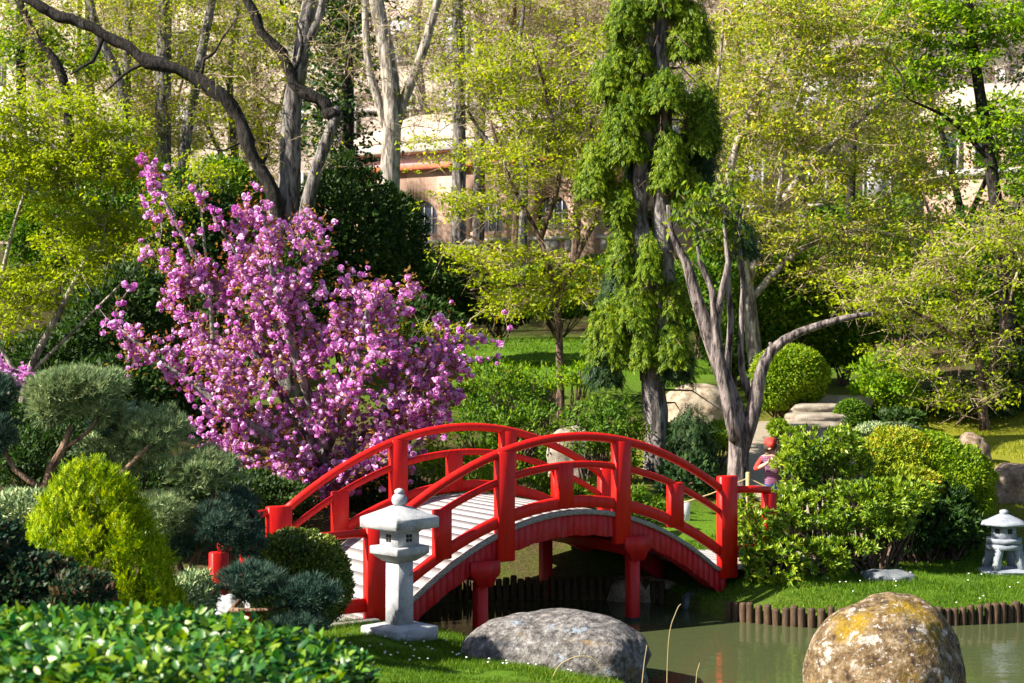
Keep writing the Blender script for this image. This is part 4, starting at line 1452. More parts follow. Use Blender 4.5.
shrubs('evergreen_shrub', 'mid green shrub under the woodland trunks at upper left', [(60, 235, 60, 40, 38, 1.4), (140, 200, 50, 40, 39, 1.4), (225, 205, 40, 45, 38, 1.3), (10, 200, 40, 40, 39, 1.3)], 'f_mid', 86, .13, .07, 170, 'shrubs under the woodland trunks', bump=.3)
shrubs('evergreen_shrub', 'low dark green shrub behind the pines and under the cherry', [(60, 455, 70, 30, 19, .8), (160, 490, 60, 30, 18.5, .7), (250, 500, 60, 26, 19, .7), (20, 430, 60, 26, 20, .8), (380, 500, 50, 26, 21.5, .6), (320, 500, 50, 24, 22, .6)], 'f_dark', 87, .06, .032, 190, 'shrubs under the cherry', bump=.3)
shrub('dark_shrub', 'dark drooping evergreen at the foot of the conifer right of its trunk', [(690, 492, 30, 36, 22.2, .45), (672, 510, 24, 26, 21.8, .35), (712, 505, 16, 20, 22.0, .3)], 'f_conifer_dark', 90, .10, .05, 200, bump=.3, up=-.3)
shrub('leafy_shrub', 'low green ground shrub along the far side of the bridge', [(560, 500, 60, 22, 20.8, .4), (620, 510, 40, 22, 20.6, .4), (520, 520, 40, 20, 20.4, .35)], 'f_mid', 92, .06, .03, 190, bump=.35, hole=-.15)
shrubs('evergreen_shrub', 'green shrub on the slope behind the golden maple', [(560, 290, 60, 26, 40, 1.2), (620, 285, 50, 30, 40, 1.2), (700, 290, 50, 36, 38, 1.2), (660, 300, 40, 30, 39, 1.2)], 'f_mid', 88, .13, .07, 170, 'shrubs behind the golden maple', bump=.3)
shrubs('evergreen_shrub', 'green shrub at the right edge below the brick house', [(900, 270, 60, 40, 40, 1.3), (980, 250, 60, 40, 41, 1.3), (1030, 280, 50, 50, 40, 1.3), (850, 240, 50, 40, 42, 1.3)], 'f_mid', 89, .13, .07, 150, 'shrubs below the brick house', bump=.35, hole=-.25)


# --- golden conifer: overlapping upright fans of sprays
def golden():
    rng = np.random.default_rng(91)
    Y = 10.2
    c = P(90, 640, Y)
    top = P(98, 486, Y)[2]
    z0 = g1(c[0], c[1])
    th = thing('golden_conifer', 'golden yellow cone shaped conifer rising behind the hedge', 'conifer', (c[0], c[1], z0))
    mb = MB()
    tube(mb, [A3([c[0], c[1], z0 - .1]), A3([c[0], c[1], top - .25])], [.05, .02], 8)
    part('trunk', mb, M['bark_brown'], th)
    hgt = top - z0 + .15
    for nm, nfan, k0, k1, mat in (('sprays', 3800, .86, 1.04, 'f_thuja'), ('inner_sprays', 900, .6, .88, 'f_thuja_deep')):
        mb = MB()
        h = 1 - rng.uniform(0, 1, nfan) ** .62
        a = rng.uniform(0, 2 * PI, nfan)
        if nm == 'sprays':
            ok = A3([mnoise.noise(Vector((math.cos(p_) * 5, math.sin(p_) * 5, q_ * 3.2))) for p_, q_ in zip(a, h)]) > -.30
            a, h = a[ok], h[ok]
            nfan = len(a)
        rad = 0.75 * (1 - h) ** .60 * (1 + .07 * np.sin(a * 5 + h * 9)) * rng.uniform(k0, k1, nfan)
        Pn = np.column_stack([c[0] + rad * np.cos(a), c[1] + rad * np.sin(a), z0 - .05 + h * hgt * 1.0])
        out = np.column_stack([np.cos(a), np.sin(a), 0 * a])
        tang = np.column_stack([-np.sin(a), np.cos(a), 0 * a])
        tilt = rng.normal(size=nfan) * .25
        axis = unit(A3([0, 0, 1]) + out * .22 + tang * tilt[:, None])
        for m in range(5):
            f = (m - 2) / 2
            D = axis + (out * .55 * rng.normal(size=(nfan, 1)) + tang * f * .55)
            q = Pn + axis * rng.uniform(0, .10, (nfan, 1)) + tang * f * .025 + out * rng.normal(size=(nfan, 1)) * .012
            s = rng.uniform(.7, 1.2, nfan)
            inst(mb, SPRAY, SPRAY_F, q, D, out + rng.normal(size=(nfan, 3)) * .5, .065 * s, .048 * s)
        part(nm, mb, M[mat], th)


golden()


# --- foreground hedge with broad glossy leaves
def hedge():
    rng = np.random.default_rng(95)
    mb, mbs = MB(), MB()
    base = A3([-1.75, 5.9, g1(-1.75, 5.9)])
    th = thing('broadleaf_hedge', 'glossy broad leaved hedge across the lower left corner', 'hedge', base)
    n = 17000
    x = rng.uniform(-2.35, -.56, n)
    y = rng.uniform(5.0, 6.6, n)
    topz = 2.0 - .06 * (x + 2.0) - .30 * np.clip(x + 1.15, 0, 2) ** 1.6 + .05 * A3([mnoise.noise(Vector((a * 2.4, b * 2.4, 0))) for a, b in zip(x, y)]) + .03 * A3([mnoise.noise(Vector((a * 7, b * 7, 3))) for a, b in zip(x, y)])
    edge = np.clip((6.6 - y) / .5, 0, 1) ** .5
    topz = topz - (1 - edge) * .25
    z = topz - np.abs(rng.normal(size=n)) * .10
    Pn = np.column_stack([x, y, z])
    D = rdir(rng, n) * A3([1, 1, .55]) + A3([-.1, -.1, .35])
    N = rdir(rng, n) * .65 + A3([-.1, -.25, .85])
    s = rng.uniform(.6, 1.25, n)
    inst(mb, BIG, [BIG_F4, BIG_F3], Pn, D, N, .052 * s, .027 * s)
    for _ in range(260):
        a, b = rng.uniform(-2.3, -.8), rng.uniform(5.05, 6.4)
        tube(mbs, [A3([a, b, base[2] - .05]), A3([a + rng.normal() * .04, b, 1.6]), A3([a + rng.normal() * .08, b + rng.normal() * .06, 1.80])], [.012, .008, .003], 5, False)
    part('stems', mbs, M['bark_brown'], th)
    part('foliage', mb, M['f_hedge'], th)


hedge()

# --- lime green maple at the left
Y = 24.0
tree('lime_maple', 'feathery lime green maple filling the left edge', [stem([(20, 430), (28, 375), (60, 310), (85, 262), (105, 225)], Y, .07, .015, True), stem([(20, 420), (-5, 340), (10, 240), (40, 150)], Y, .06, .012), stem([(28, 375), (75, 330), (120, 285), (150, 255)], Y, .03, .008), stem([(28, 390), (-10, 330), (-40, 250)], Y, .04, .01)],
     [(45, 130, 85, 52, Y, 1.3), (10, 180, 75, 75, Y, 1.3), (95, 185, 50, 60, Y, 1.0), (70, 255, 65, 50, Y, 1.0), (10, 300, 50, 40, Y, .8), (120, 150, 30, 30, Y, .6), (120, 235, 25, 28, Y, .5)], 'f_lime', 'bark_pale', 101, 36, 1, (.16, .16, .06), cover=2.8, L=.08, W=.038, tw=4, rtip=.005, rmax=.03)
Y = 27
tree('green_maple', 'small fresh green maple between the lime maple and grey trunks', [stem([(215, 380), (210, 300), (200, 200)], Y, .05, .015, True)],
     [(205, 170, 22, 18, Y, .5), (170, 200, 28, 22, Y, .5), (190, 230, 26, 22, Y, .5), (135, 250, 26, 30, Y, .5)], 'f_lime', 'bark_pale', 102, 30, 1, (.18, .18, .08), cover=1.7, L=.075, W=.038, tw=4, rmax=.03)

# --- grey tree with the long leaning dark limb
Y = 32.0
tree('leaning_tree', 'grey tree with a long dark mossy limb leaning far to the left', [stem([(288, 330), (286, 260), (290, 170), (292, 110), (300, 60), (314, -20)], Y, .26, .15, True), stem([(300, 300), (306, 215), (318, 165), (333, 124), (338, 113), (334, 108)], Y - .45, .16, .07),
                                                                                            stem([(296, 85), (303, 50), (318, 22), (326, -20)], Y - .3, .10, .07)],
     [(290, -30, 60, 40, Y, 2), (250, 60, 60, 50, Y, 1.5), (330, 40, 60, 50, Y, 1.5), (300, 150, 50, 30, Y, 1)], 'f_yel', 'bark_grey', 103, 14, 1, (.2, .2, .12), cover=0.14, L=.08, W=.04, tw=8, twig='twig_tan', rmax=.03)
lt = bpy.data.objects['leaning_tree']
mb = MB()
for pl, ra, rb in (([(289, 262), (276, 205), (262, 168), (246, 140), (239, 118), (224, 97), (200, 82), (176, 70), (148, 61), (128, 47), (103, 36), (80, 22), (58, 17), (20, -5)], .15, .10),
                   ([(339, 116), (328, 112), (318, 98), (300, 90), (291, 74), (280, 52), (268, 40), (256, 18), (238, -15)], .15, .09),
                   ([(262, 168), (268, 150), (266, 130)], .04, .015), ([(200, 82), (205, 60), (218, 45), (236, 20)], .04, .012), ([(103, 36), (92, 60), (70, 75)], .05, .015), ([(291, 74), (302, 50), (296, 20)], .05, .02), ([(246, 140), (225, 150), (205, 148)], .03, .01)):
    q = smooth_path(A3(stem(pl, Y - .4, ra, rb)), seg=.2)
    q[1:-1, :3] += RNG.normal(size=(len(q) - 2, 3)) * .025
    tube(mb, q[:, :3], q[:, 3] * (1 + .13 * RNG.normal(size=len(q))), 10)
q = smooth_path(A3(stem([(150, 62), (130, 70), (105, 92)], Y - .4, .05, .02)), seg=.2)
tube(mb, q[:, :3], q[:, 3], 7)
part('limbs', mb, M['bark_dark'], lt, smooth=True, label='dark mossy limbs')

# --- background deciduous trees with visible trunks
Y = 38.0
tree('grey_tree', 'pale grey tree forking into a wide V before the building', [stem([(388, 300), (390, 180), (392, 110), (388, 60), (378, 10), (370, -40)], Y, .26, .16, True), stem([(396, 125), (402, 105), (420, 60), (432, 20), (446, -30)], Y, .14, .09), stem([(388, 130), (378, 100), (368, 60), (364, -20)], Y, .12, .08)],
     [(380, 40, 70, 60, Y, 2.5), (440, 90, 60, 50, Y, 2.0), (410, 140, 40, 30, Y, 1.5)], 'f_yel', 'bark_pale', 104, 14, 1, (.3, .3, .2), cover=0.12, L=.09, W=.045, tw=9, twig='twig_tan', rmax=.035)
specs = [(165, 44, [(165, 300), (163, 150), (165, 0), (168, -60)], .26, 'stout grey trunk behind the lime maple'), (194, 43, [(180, 300), (184, 160), (195, 90), (216, -20)], .18, 'slim grey trunk leaning right behind the cherry tips'),
         (128, 45, [(126, 280), (126, 110), (130, -30)], .16, 'straight slim trunk above the lime maple'), (110, 42, [(128, 260), (124, 105), (98, 32), (85, -20)], .15, 'grey trunk leaning left above the lime maple'),
         (89, 46, [(90, 260), (90, 90), (88, -30)], .16, 'dark straight trunk above the lime maple near left'), (78, 47, [(80, 260), (79, 90), (80, -30)], .10, 'thin dark trunk beside the straight dark one'),
         (50, 40, [(70, 250), (66, 91), (34, 34), (10, -20)], .14, 'dark trunk leaning left at the far left'), (458, 50, [(458, 280), (459, 120), (457, -40)], .26, 'reddish trunk rising in front of the orangery'), (477, 54, [(478, 280), (480, 80), (476, -40)], .22, 'pale trunk right of the reddish one')]
for i, (px, Yd, pts, r, lab) in enumerate(specs):
    tree('woodland_tree', lab, [stem(pts, Yd, r, r * .6, True)],
         [(pts[-1][0] + 10, 20, 60, 60, Yd, 2.5), (pts[-1][0], -20, 70, 40, Yd, 2.5), (pts[2][0], 110, 45, 40, Yd, 1.8)], 'f_yel' if i % 3 else 'f_olive', 'bark_dark' if 'dark' in lab else 'bark_grey', 110 + i, 9, 1, (.35, .35, .22), cover=.30 if i < 7 else .14, L=.10, W=.05,
         group='woodland trees at the back', tw=9, twig='twig_pink' if i >= 7 else 'twig_tan', rmax=.04)

Y = 41.0
tree('ivy_tree', 'dark ivy clad tree behind the grey forked trunks', [stem([(345, 320), (348, 160), (350, 20)], Y, .2, .1, True)],
     [(345, 60, 34, 60, Y, 1.2), (350, 140, 32, 55, Y, 1.2), (330, 0, 40, 40, Y, 1.2), (362, 210, 30, 50, Y, 1.2), (325, 110, 24, 40, Y, 1)], 'f_ivy', 'bark_dark', 121, 30, 1, (.3, .3, .3), cover=2.4, L=.16, W=.09, tw=2)
tree('ivy_tree', 'green ivy clad tree at the upper left corner', [stem([(25, 300), (22, 150), (20, -20)], 43, .2, .1, True)],
     [(30, 60, 45, 40, 43, 1.4), (15, 10, 50, 30, 43, 1.4), (75, 70, 30, 30, 43, 1.0), (30, 30, 40, 30, 43, 1.0)], 'f_bright', 'bark_dark', 122, 20, 1, (.35, .35, .2), cover=1.6, L=.16, W=.08, tw=3)

# --- yellow layered maple right of centre
Y = 29.0
tree('golden_maple', 'airy golden green maple with layered branches before the orangery', [stem([(560, 370), (556, 300), (540, 240), (510, 180), (490, 120)], Y, .075, .02, True), stem([(556, 300), (580, 250), (600, 200), (590, 120)], Y, .07, .02), stem([(545, 255), (500, 250), (450, 225)], Y, .05, .015), stem([(556, 290), (520, 285), (470, 290)], Y, .05, .015), stem([(540, 240), (560, 170), (545, 90), (530, 40)], Y, .06, .015)],
     [(450, 150, 50, 14, Y, 1.0), (520, 165, 60, 22, Y, 1.2), (470, 205, 55, 18, Y, 1.0), (550, 215, 60, 22, Y, 1.2), (480, 255, 60, 18, Y, 1.1), (540, 270, 70, 22, Y, 1.2), (500, 305, 70, 20, Y, 1.1), (580, 300, 40, 26, Y, 1.0), (530, 110, 70, 28, Y, 1.3), (560, 60, 60, 40, Y, 1.3), (500, 60, 50, 36, Y, 1.2), (590, 150, 34, 40, Y, 1.0), (450, 320, 34, 22, Y, .8)],
     'f_yel', 'bark_brown', 131, 28, 1, (.22, .22, .06), cover=1.7, L=.085, W=.042, tw=10, twig='twig_tan', rmax=.05)

# --- fine twiggy maple on the right
Y = 30.0
tree('twiggy_maple', 'wide twiggy maple with tiny olive leaves right of the conifer', [stem([(760, 400), (752, 330), (745, 270), (728, 205), (738, 140), (770, 70), (800, 10)], Y, .16, .025, True), stem([(748, 280), (775, 215), (810, 165), (860, 120), (900, 90)], Y, .10, .02), stem([(730, 215), (712, 150), (718, 80), (725, 10)], Y, .07, .02), stem([(750, 300), (800, 250), (860, 230), (910, 240)], Y, .08, .02), stem([(775, 215), (790, 130), (810, 60)], Y, .05, .015)],
     [(760, 60, 70, 70, Y, 1.6), (830, 90, 80, 75, Y, 1.8), (740, 140, 44, 60, Y, 1.2), (800, 160, 80, 55, Y, 1.6), (880, 160, 60, 60, Y, 1.5), (830, 225, 90, 40, Y, 1.5), (900, 240, 50, 46, Y, 1.3), (850, 285, 60, 34, Y, 1.3), (800, 260, 50, 30, Y, 1.2), (920, 190, 40, 50, Y, 1.3), (770, 15, 90, 40, Y, 1.6), (860, 30, 60, 50, Y, 1.5), (770, 240, 40, 30, Y, 1.0)],
     'f_olive', 'bark_pale', 141, 26, 1, (.24, .24, .06), cover=1.2, L=.085, W=.042, tw=8, twig='twig_tan', rmax=.05, rtip=.009)
# --- layered bright tree in the top right corner
Y = 33.0
tree('layered_tree', 'bright green tree with broad layers in the upper right corner', [stem([(1010, 400), (1005, 280), (990, 160), (975, 60), (965, -30)], Y, .18, .08, True), stem([(990, 160), (950, 120), (910, 100)], Y, .06, .02)],
     [(950, 25, 60, 22, Y, 1.5), (990, 65, 50, 20, Y, 1.5), (930, 80, 44, 16, Y, 1.2), (1000, 120, 46, 22, Y, 1.4), (1010, 30, 40, 26, Y, 1.4), (905, 40, 40, 26, Y, 1.2), (975, 150, 36, 16, Y, 1.1), (1015, 165, 30, 24, Y, 1.2), (920, 0, 60, 24, Y, 1.3)],
     'f_bright', 'bark_dark', 151, 36, 1, (.28, .28, .07), cover=3.6, L=.12, W=.065, tw=5, rmax=.06)
# --- tangle of maples over the mossy slope
Y = 27.5
tree('slope_maple', 'low spreading maple with tangled bare shoots over the mossy slope', [stem([(985, 440), (982, 400), (975, 340), (950, 280), (930, 230)], Y, .10, .02, True), stem([(982, 400), (1000, 340), (1015, 280)], Y, .06, .02), stem([(975, 350), (930, 320), (890, 300)], Y, .05, .015), stem([(985, 410), (955, 425), (1000, 460), (1010, 480)], Y, .02, .008)],
     [(960, 250, 70, 40, Y, 1.3), (920, 300, 60, 32, Y, 1.2), (990, 310, 46, 40, Y, 1.2), (940, 355, 60, 24, Y, 1.1), (1000, 370, 36, 30, Y, 1.0), (905, 345, 30, 24, Y, .8), (1010, 230, 40, 40, Y, 1.2), (860, 290, 30, 34, Y, 1.0), (960, 400, 40, 16, Y, .8)],
     'f_lime', 'bark_brown', 161, 28, 1, (.22, .22, .05), cover=1.15, L=.085, W=.042, tw=9, twig='twig_tan', rmax=.04)
tree('airy_tree', 'airy yellow green tree high behind the twiggy maple', [stem([(800, 320), (802, 200), (798, 100), (806, 20)], 41, .18, .06, True), stem([(801, 200), (840, 120), (870, 40)], 41, .09, .03)],
     [(760, 50, 60, 60, 41, 2.0), (840, 40, 60, 60, 41, 2.0), (720, 120, 40, 60, 41, 1.5), (800, 130, 70, 50, 41, 2.0), (870, 120, 50, 60, 41, 1.8), (830, 200, 60, 40, 41, 1.8), (745, 190, 40, 40, 41, 1.5), (800, 0, 80, 40, 41, 2.0), (910, 90, 46, 60, 41, 1.8), (905, 190, 40, 50, 41, 1.8)], 'f_yel', 'bark_grey', 173, 22, 1, (.34, .34, .10), cover=1.3, L=.13, W=.06, tw=9, twig='twig_tan', rmax=.05)
tree('airy_tree', 'airy yellow green tree between the woodland trunks behind the leaning limb', [stem([(232, 300), (236, 180), (230, 80), (238, 0)], 46, .16, .06, True), stem([(234, 180), (200, 110), (180, 50)], 46, .08, .03)],
     [(235, 90, 50, 40, 46, 2.0), (190, 60, 46, 40, 46, 1.8), (250, 40, 50, 40, 46, 1.8), (215, 140, 50, 34, 46, 1.8), (150, 100, 40, 34, 46, 1.6), (270, 130, 40, 36, 46, 1.6), (170, 150, 40, 26, 46, 1.5), (110, 60, 50, 40, 46, 1.8), (320, 70, 40, 40, 46, 1.6), (300, 10, 60, 30, 46, 1.8), (190, 10, 70, 30, 46, 1.8), (90, 130, 40, 30, 46, 1.5)], 'f_yel', 'bark_grey', 174, 24, 1, (.34, .34, .10), cover=1.15, L=.13, W=.06, tw=10, twig='twig_tan', rmax=.05)
tree('airy_tree', 'loose leafy tree in front of the small brick house', [stem([(968, 300), (962, 220), (946, 150), (930, 90)], 44, .14, .05, True), stem([(964, 230), (990, 170), (1010, 120)], 44, .09, .03)],
     [(940, 110, 44, 22, 44, 1.6), (1000, 110, 40, 20, 44, 1.6), (1010, 200, 40, 18, 44, 1.6), (930, 230, 50, 22, 44, 1.6), (990, 235, 44, 16, 44, 1.6), (920, 160, 24, 30, 44, 1.2), (1020, 150, 26, 20, 44, 1.2), (958, 138, 26, 16, 44, 1.2), (985, 165, 22, 14, 44, 1.2)], 'f_bright', 'bark_dark', 176, 30, 1, (.34, .34, .09), cover=1.8, L=.15, W=.075, tw=9, twig='twig_tan', rmax=.06)
tree('airy_tree', 'airy golden tree above the orangery roof', [stem([(520, 300), (524, 180), (518, 80), (524, 0)], 50, .16, .06, True), stem([(522, 180), (560, 110), (580, 50)], 50, .08, .03), stem([(522, 190), (480, 130), (450, 80)], 50, .08, .03)],
     [(520, 60, 60, 40, 50, 2.0), (570, 80, 46, 40, 50, 1.8), (470, 90, 50, 40, 50, 1.8), (530, 130, 60, 26, 50, 1.8), (440, 40, 40, 34, 50, 1.6), (590, 140, 40, 36, 50, 1.6), (500, 10, 60, 30, 50, 1.6)], 'f_yel', 'bark_grey', 175, 26, 1, (.36, .36, .12), cover=1.1, L=.13, W=.06, tw=12, twig='twig_pink', rmax=.05, rtip=.009)
# darker broadleaf trees filling behind
tree('broadleaf_tree', 'mid green broadleaf tree behind the twiggy maple', [stem([(850, 330), (850, 220), (855, 120)], 36, .16, .06, True)],
     [(850, 250, 60, 50, 36, 1.6), (910, 220, 50, 50, 36, 1.5), (790, 270, 50, 40, 36, 1.5), (900, 300, 60, 40, 36, 1.5)], 'f_mid', 'bark_dark', 171, 22, 1, (.3, .3, .16), cover=2.0, L=.13, W=.07, tw=3)
tree('broadleaf_tree', 'mid green broadleaf tree at the right edge behind the slope', [stem([(1000, 360), (1010, 260), (1020, 180)], 38, .16, .06, True)],
     [(990, 260, 60, 44, 38, 1.6), (1030, 300, 50, 50, 38, 1.5), (950, 310, 50, 40, 38, 1.5), (1040, 200, 40, 40, 38, 1.5)], 'f_mid', 'bark_dark', 172, 22, 1, (.3, .3, .16), cover=2.0, L=.13, W=.07, tw=3)
# distant leafless trees with pinkish buds
for i, (px, Yd, h) in enumerate([(520, 62, 0), (575, 60, 5), (610, 64, -10), (700, 62, 0), (340, 63, 0), (240, 60, 0), (420, 66, 0), (660, 66, 0), (930, 62, 10), (1010, 62, 0), (140, 62, 0), (40, 62, 0)]):
    tree('bare_tree', 'distant leafless tree with pinkish twigs in front of the tall house', [stem([(px, 250), (px + 4, 130), (px - 3, 40), (px + 3, -40)], Yd, .24, .1, True)],
         [(px, 60 + h, 48, 70, Yd, 2.2), (px - 12, 0, 50, 50, Yd, 2.2), (px + 22, 120, 36, 40, Yd, 1.8)], 'f_yel' if i % 2 else 'f_olive', 'bark_pale', 180 + i, 24, 1, (.45, .45, .3), cover=.22, L=.13, W=.06,
         group='leafless trees before the tall house', tw=16, twig='twig_pink', rmax=.06, rtip=.014)
for i, (px, Yd) in enumerate([(150, 52), (255, 51), (515, 52), (575, 51), (740, 53)]):
    tree('budding_tree', 'slender budding tree with tan twigs in front of the buildings', [stem([(px, 255), (px + 5, 140), (px - 2, 50), (px + 4, -40)], Yd, .15, .06, True), stem([(px + 4, 160), (px + 30, 90), (px + 44, 30)], Yd, .07, .02), stem([(px + 4, 150), (px - 26, 90), (px - 40, 30)], Yd, .07, .02)],
         [(px, 50, 50, 60, Yd, 1.8), (px - 20, 110, 44, 40, Yd, 1.6), (px + 26, 130, 44, 40, Yd, 1.6), (px, 0, 60, 40, Yd, 1.8), (px, 180, 40, 26, Yd, 1.4)], 'f_yel', 'bark_brown', 220 + i, 26, 1, (.4, .4, .2), cover=.34, L=.12, W=.055,
         group='budding trees before the buildings', tw=14, twig='twig_tan' if i % 2 else 'twig_pink', rmax=.05, rtip=.011)
# small cherry at the far left edge
Y = 19.0
tree('young_cherry', 'small pink blossom sprigs at the left edge above the pines', [stem([(-10, 470), (-5, 420), (8, 380)], Y, .03, .01, True)],
     [(8, 375, 22, 10, Y, .3), (-10, 368, 18, 12, Y, .3)], 'petal', 'bark_grey', 199, 60, 22, (.035, .035, .035), .05, .05, tw=0, fname='blossom')

# dry stalks by the grey boulder
for lab, pts in (('thin dry stalk arching over the grey boulder', [(545, 700), (560, 665), (590, 657), (612, 683)]), ('upright dry grass stalk against the water', [(666, 690), (668, 650), (676, 612), (681, 604)]), ('short dry stalk left of the upright one', [(641, 690), (644, 665), (647, 645)]), ('short bent stalk right of the upright one', [(690, 690), (697, 672), (702, 668)])):
    Yd = 12.9
    q = A3([P(x, y, Yd) for x, y in pts])
    q[0, 2] = min(q[0, 2], g1(q[0, 0], q[0, 1]))
    mb = MB()
    c = smooth_path(q, seg=.03)
    tube(mb, c, np.linspace(.005, .003, len(c)), 5)
    single('grass_stalk', mb, M['straw'], q[0], lab, 'grass stalk')

# rope barrier by the gnarled tree
q = P(748, 500, 19.6)
bp = A3([q[0], q[1], g1(q[0], q[1])])
f = thing('rope_barrier', 'bamboo post with a thin rope beside the gnarled trunk', 'barrier', bp)
mb = MB(); lathe(mb, [(.028, -.1), (.028, 1.02 + (P(0, 473, 19.6)[2] - bp[2] - 1.02)), (.02, P(0, 472, 19.6)[2] - bp[2])], bp, 10); part('post', mb, M['bamboo'], f, smooth=True)
top = P(748, 478, 19.6)
mb = MB()
tube(mb, [top + A3([-.9, .1, -.35]), top + A3([-.45, .05, -.2]), top, top + A3([.25, 0, -.12]), top + A3([.6, 0, -.22])], .009, 6)
part('rope', mb, M['straw'], f)
# white board on the bank
mb = MB()
q = P(685, 515, 20.6)
box(mb, (q[0], q[1], q[2]), (.13, .03, .36), .2, .004)
box(mb, (q[0] - .04, q[1] + .02, q[2] - .3), (.04, .03, .5), .2, .004)
t = NT('white_board'); t.surf((.72, .74, .78), .6); M['board'] = t.m
single('small_board', mb, M['board'], (q[0], q[1], q[2] - .5), 'small white board on a stake seen through the right bay of the bridge rail', 'sign')


# ----------------------------------------------------------------- person behind the shrub
def person():
    x0, y0 = 3.26, 19.95
    z0 = g1(x0, y0) + 0.03
    J = {'pelvis': (0, 0, .76), 'waist': (-.01, 0, .92), 'chest': (-.03, -.01, 1.12), 'neck': (-.05, -.02, 1.27), 'head': (-.06, -.04, 1.36), 'crown': (-.06, -.035, 1.47),
         'shL': (-.18, -.01, 1.20), 'elL': (-.30, -.06, 1.03), 'haL': (-.16, -.20, 1.12), 'fiL': (-.10, -.22, 1.17),
         'shR': (.12, -.01, 1.20), 'elR': (.20, .01, .96), 'haR': (.16, -.12, .78), 'fiR': (.15, -.15, .71),
         'hiL': (-.085, 0, .72), 'knL': (-.09, -.02, .40), 'anL': (-.09, .02, .07), 'toL': (-.09, -.13, .035),
         'hiR': (.085, 0, .72), 'knR': (.10, -.02, .40), 'anR': (.10, .02, .07), 'toR': (.11, -.13, .035)}
    R = {'pelvis': .125, 'waist': .115, 'chest': .135, 'neck': .05, 'head': .085, 'crown': .075, 'shL': .06, 'elL': .042, 'haL': .032, 'fiL': .022, 'shR': .06, 'elR': .042, 'haR': .032, 'fiR': .022,
         'hiL': .085, 'knL': .06, 'anL': .042, 'toL': .03, 'hiR': .085, 'knR': .06, 'anR': .042, 'toR': .03}
    E = [('pelvis', 'waist'), ('waist', 'chest'), ('chest', 'neck'), ('neck', 'head'), ('head', 'crown'), ('chest', 'shL'), ('shL', 'elL'), ('elL', 'haL'), ('haL', 'fiL'), ('chest', 'shR'), ('shR', 'elR'), ('elR', 'haR'), ('haR', 'fiR'),
         ('pelvis', 'hiL'), ('hiL', 'knL'), ('knL', 'anL'), ('anL', 'toL'), ('pelvis', 'hiR'), ('hiR', 'knR'), ('knR', 'anR'), ('anR', 'toR')]
    names = list(J)
    me = bpy.data.meshes.new('person')
    me.from_pydata([J[n] for n in names], [(names.index(a), names.index(b)) for a, b in E], [])
    o = bpy.data.objects.new('tmp_person', me)
    COL.objects.link(o)
    md = o.modifiers.new('s', 'SKIN')
    if not me.skin_vertices:
        me.skin_vertices.new()
    for i, n in enumerate(names):
        me.skin_vertices[0].data[i].radius = (R[n], R[n] * .85)
        me.skin_vertices[0].data[i].use_root = n == 'pelvis'
    o.modifiers.new('u', 'SUBSURF').levels = 2
    dg = bpy.context.evaluated_depsgraph_get()
    m2 = bpy.data.meshes.new_from_object(o.evaluated_get(dg))
    bpy.data.objects.remove(o)
    m2.name = 'person'

    def flat(n, c, r=.8):
        t = NT(n); t.surf(c, r); return t.m
    t = NT('plaid_cloth')
    w1 = t.n('ShaderNodeTexWave', bands_direction='X'); w1.inputs['Scale'].default_value = 11
    w2 = t.n('ShaderNodeTexWave', bands_direction='Z'); w2.inputs['Scale'].default_value = 11
    v = t.coords()
    t.l(v, w1.inputs[0]); t.l(v, w2.inputs[0])
    c = t.mix(t.ramp(w1.outputs['Fac'], [(.45, (0, 0, 0)), (.55, (1, 1, 1))]), (.26, .03, .06), (.06, .05, .16))
    c = t.mix(t.ramp(w2.outputs['Fac'], [(.6, (0, 0, 0)), (.7, (1, 1, 1))]), c, (.26, .15, .24))
    t.surf(c, .85)
    skin, shirt, jean, shoe, red = flat('skin', (.50, .30, .22), .55), t.m, flat('blue_denim', (.03, .06, .20)), flat('shoe', (.05, .05, .06)), flat('red_cloth', (.62, .04, .03))
    for m in (shirt, skin, jean, shoe, red):
        m2.materials.append(m)
    for p_ in m2.polygons:
        p_.use_smooth = True
        c = p_.center
        i = 0
        if c.z > 1.235 and abs(c.x + .05) < .12:
            i = 1
        elif c.z < .09:
            i = 3
        elif c.z < .80 and c.x < .155 and c.y > -.1 or c.z < .66:
            i = 2
        elif c.z < .72 + .12 and c.y < -.08 and c.x > .1:
            i = 1
        elif c.y < -.14 and c.x < -.05:
            i = 1
        elif c.x < -.2 and c.z > 1.02:
            i = 4
        p_.material_index = i
    o = bpy.data.objects.new('person', m2)
    COL.objects.link(o)
    o.location = (x0, y0, z0)
    o.scale = ((1.80 - z0) / 1.52,) * 3
    tag(o, 'person in a red cap, plaid shirt and blue jeans half hidden by the glossy shrub', 'person')
    BASE[o] = A3([x0, y0, z0])
    b = BASE[o]
    hc = b + A3([-.06, -.04, 1.405])
    mb = MB()
    lathe(mb, [(.098, .02), (.100, .04), (.092, .085), (.06, .115), (.01, .125)], hc, 18)
    tube(mb, [hc + A3([0, -.07, .03]), hc + A3([0, -.13, .025]), hc + A3([0, -.17, .015])], [.07, .055, .02], 10)
    part('cap', mb, red, o, smooth=True)
    mb = MB()
    lathe(mb, [(.07, -.075), (.095, -.05), (.099, .02)], hc + A3([0, .012, 0]), 16)
    part('hair', mb, flat('dark_hair', (.05, .03, .02)), o, smooth=True)
    for sx in (-.03, .03):
        mb = MB(); rock(mb, hc + A3([sx, -.077, -.012]), (.011, .008, .008), 0, 0, 1, 2)
        part('eye', mb, M['hole'], o)
    mb = MB(); rock(mb, hc + A3([0, -.092, -.032]), (.012, .018, .018), 0, 0, 1, 2); part('nose', mb, skin, o)
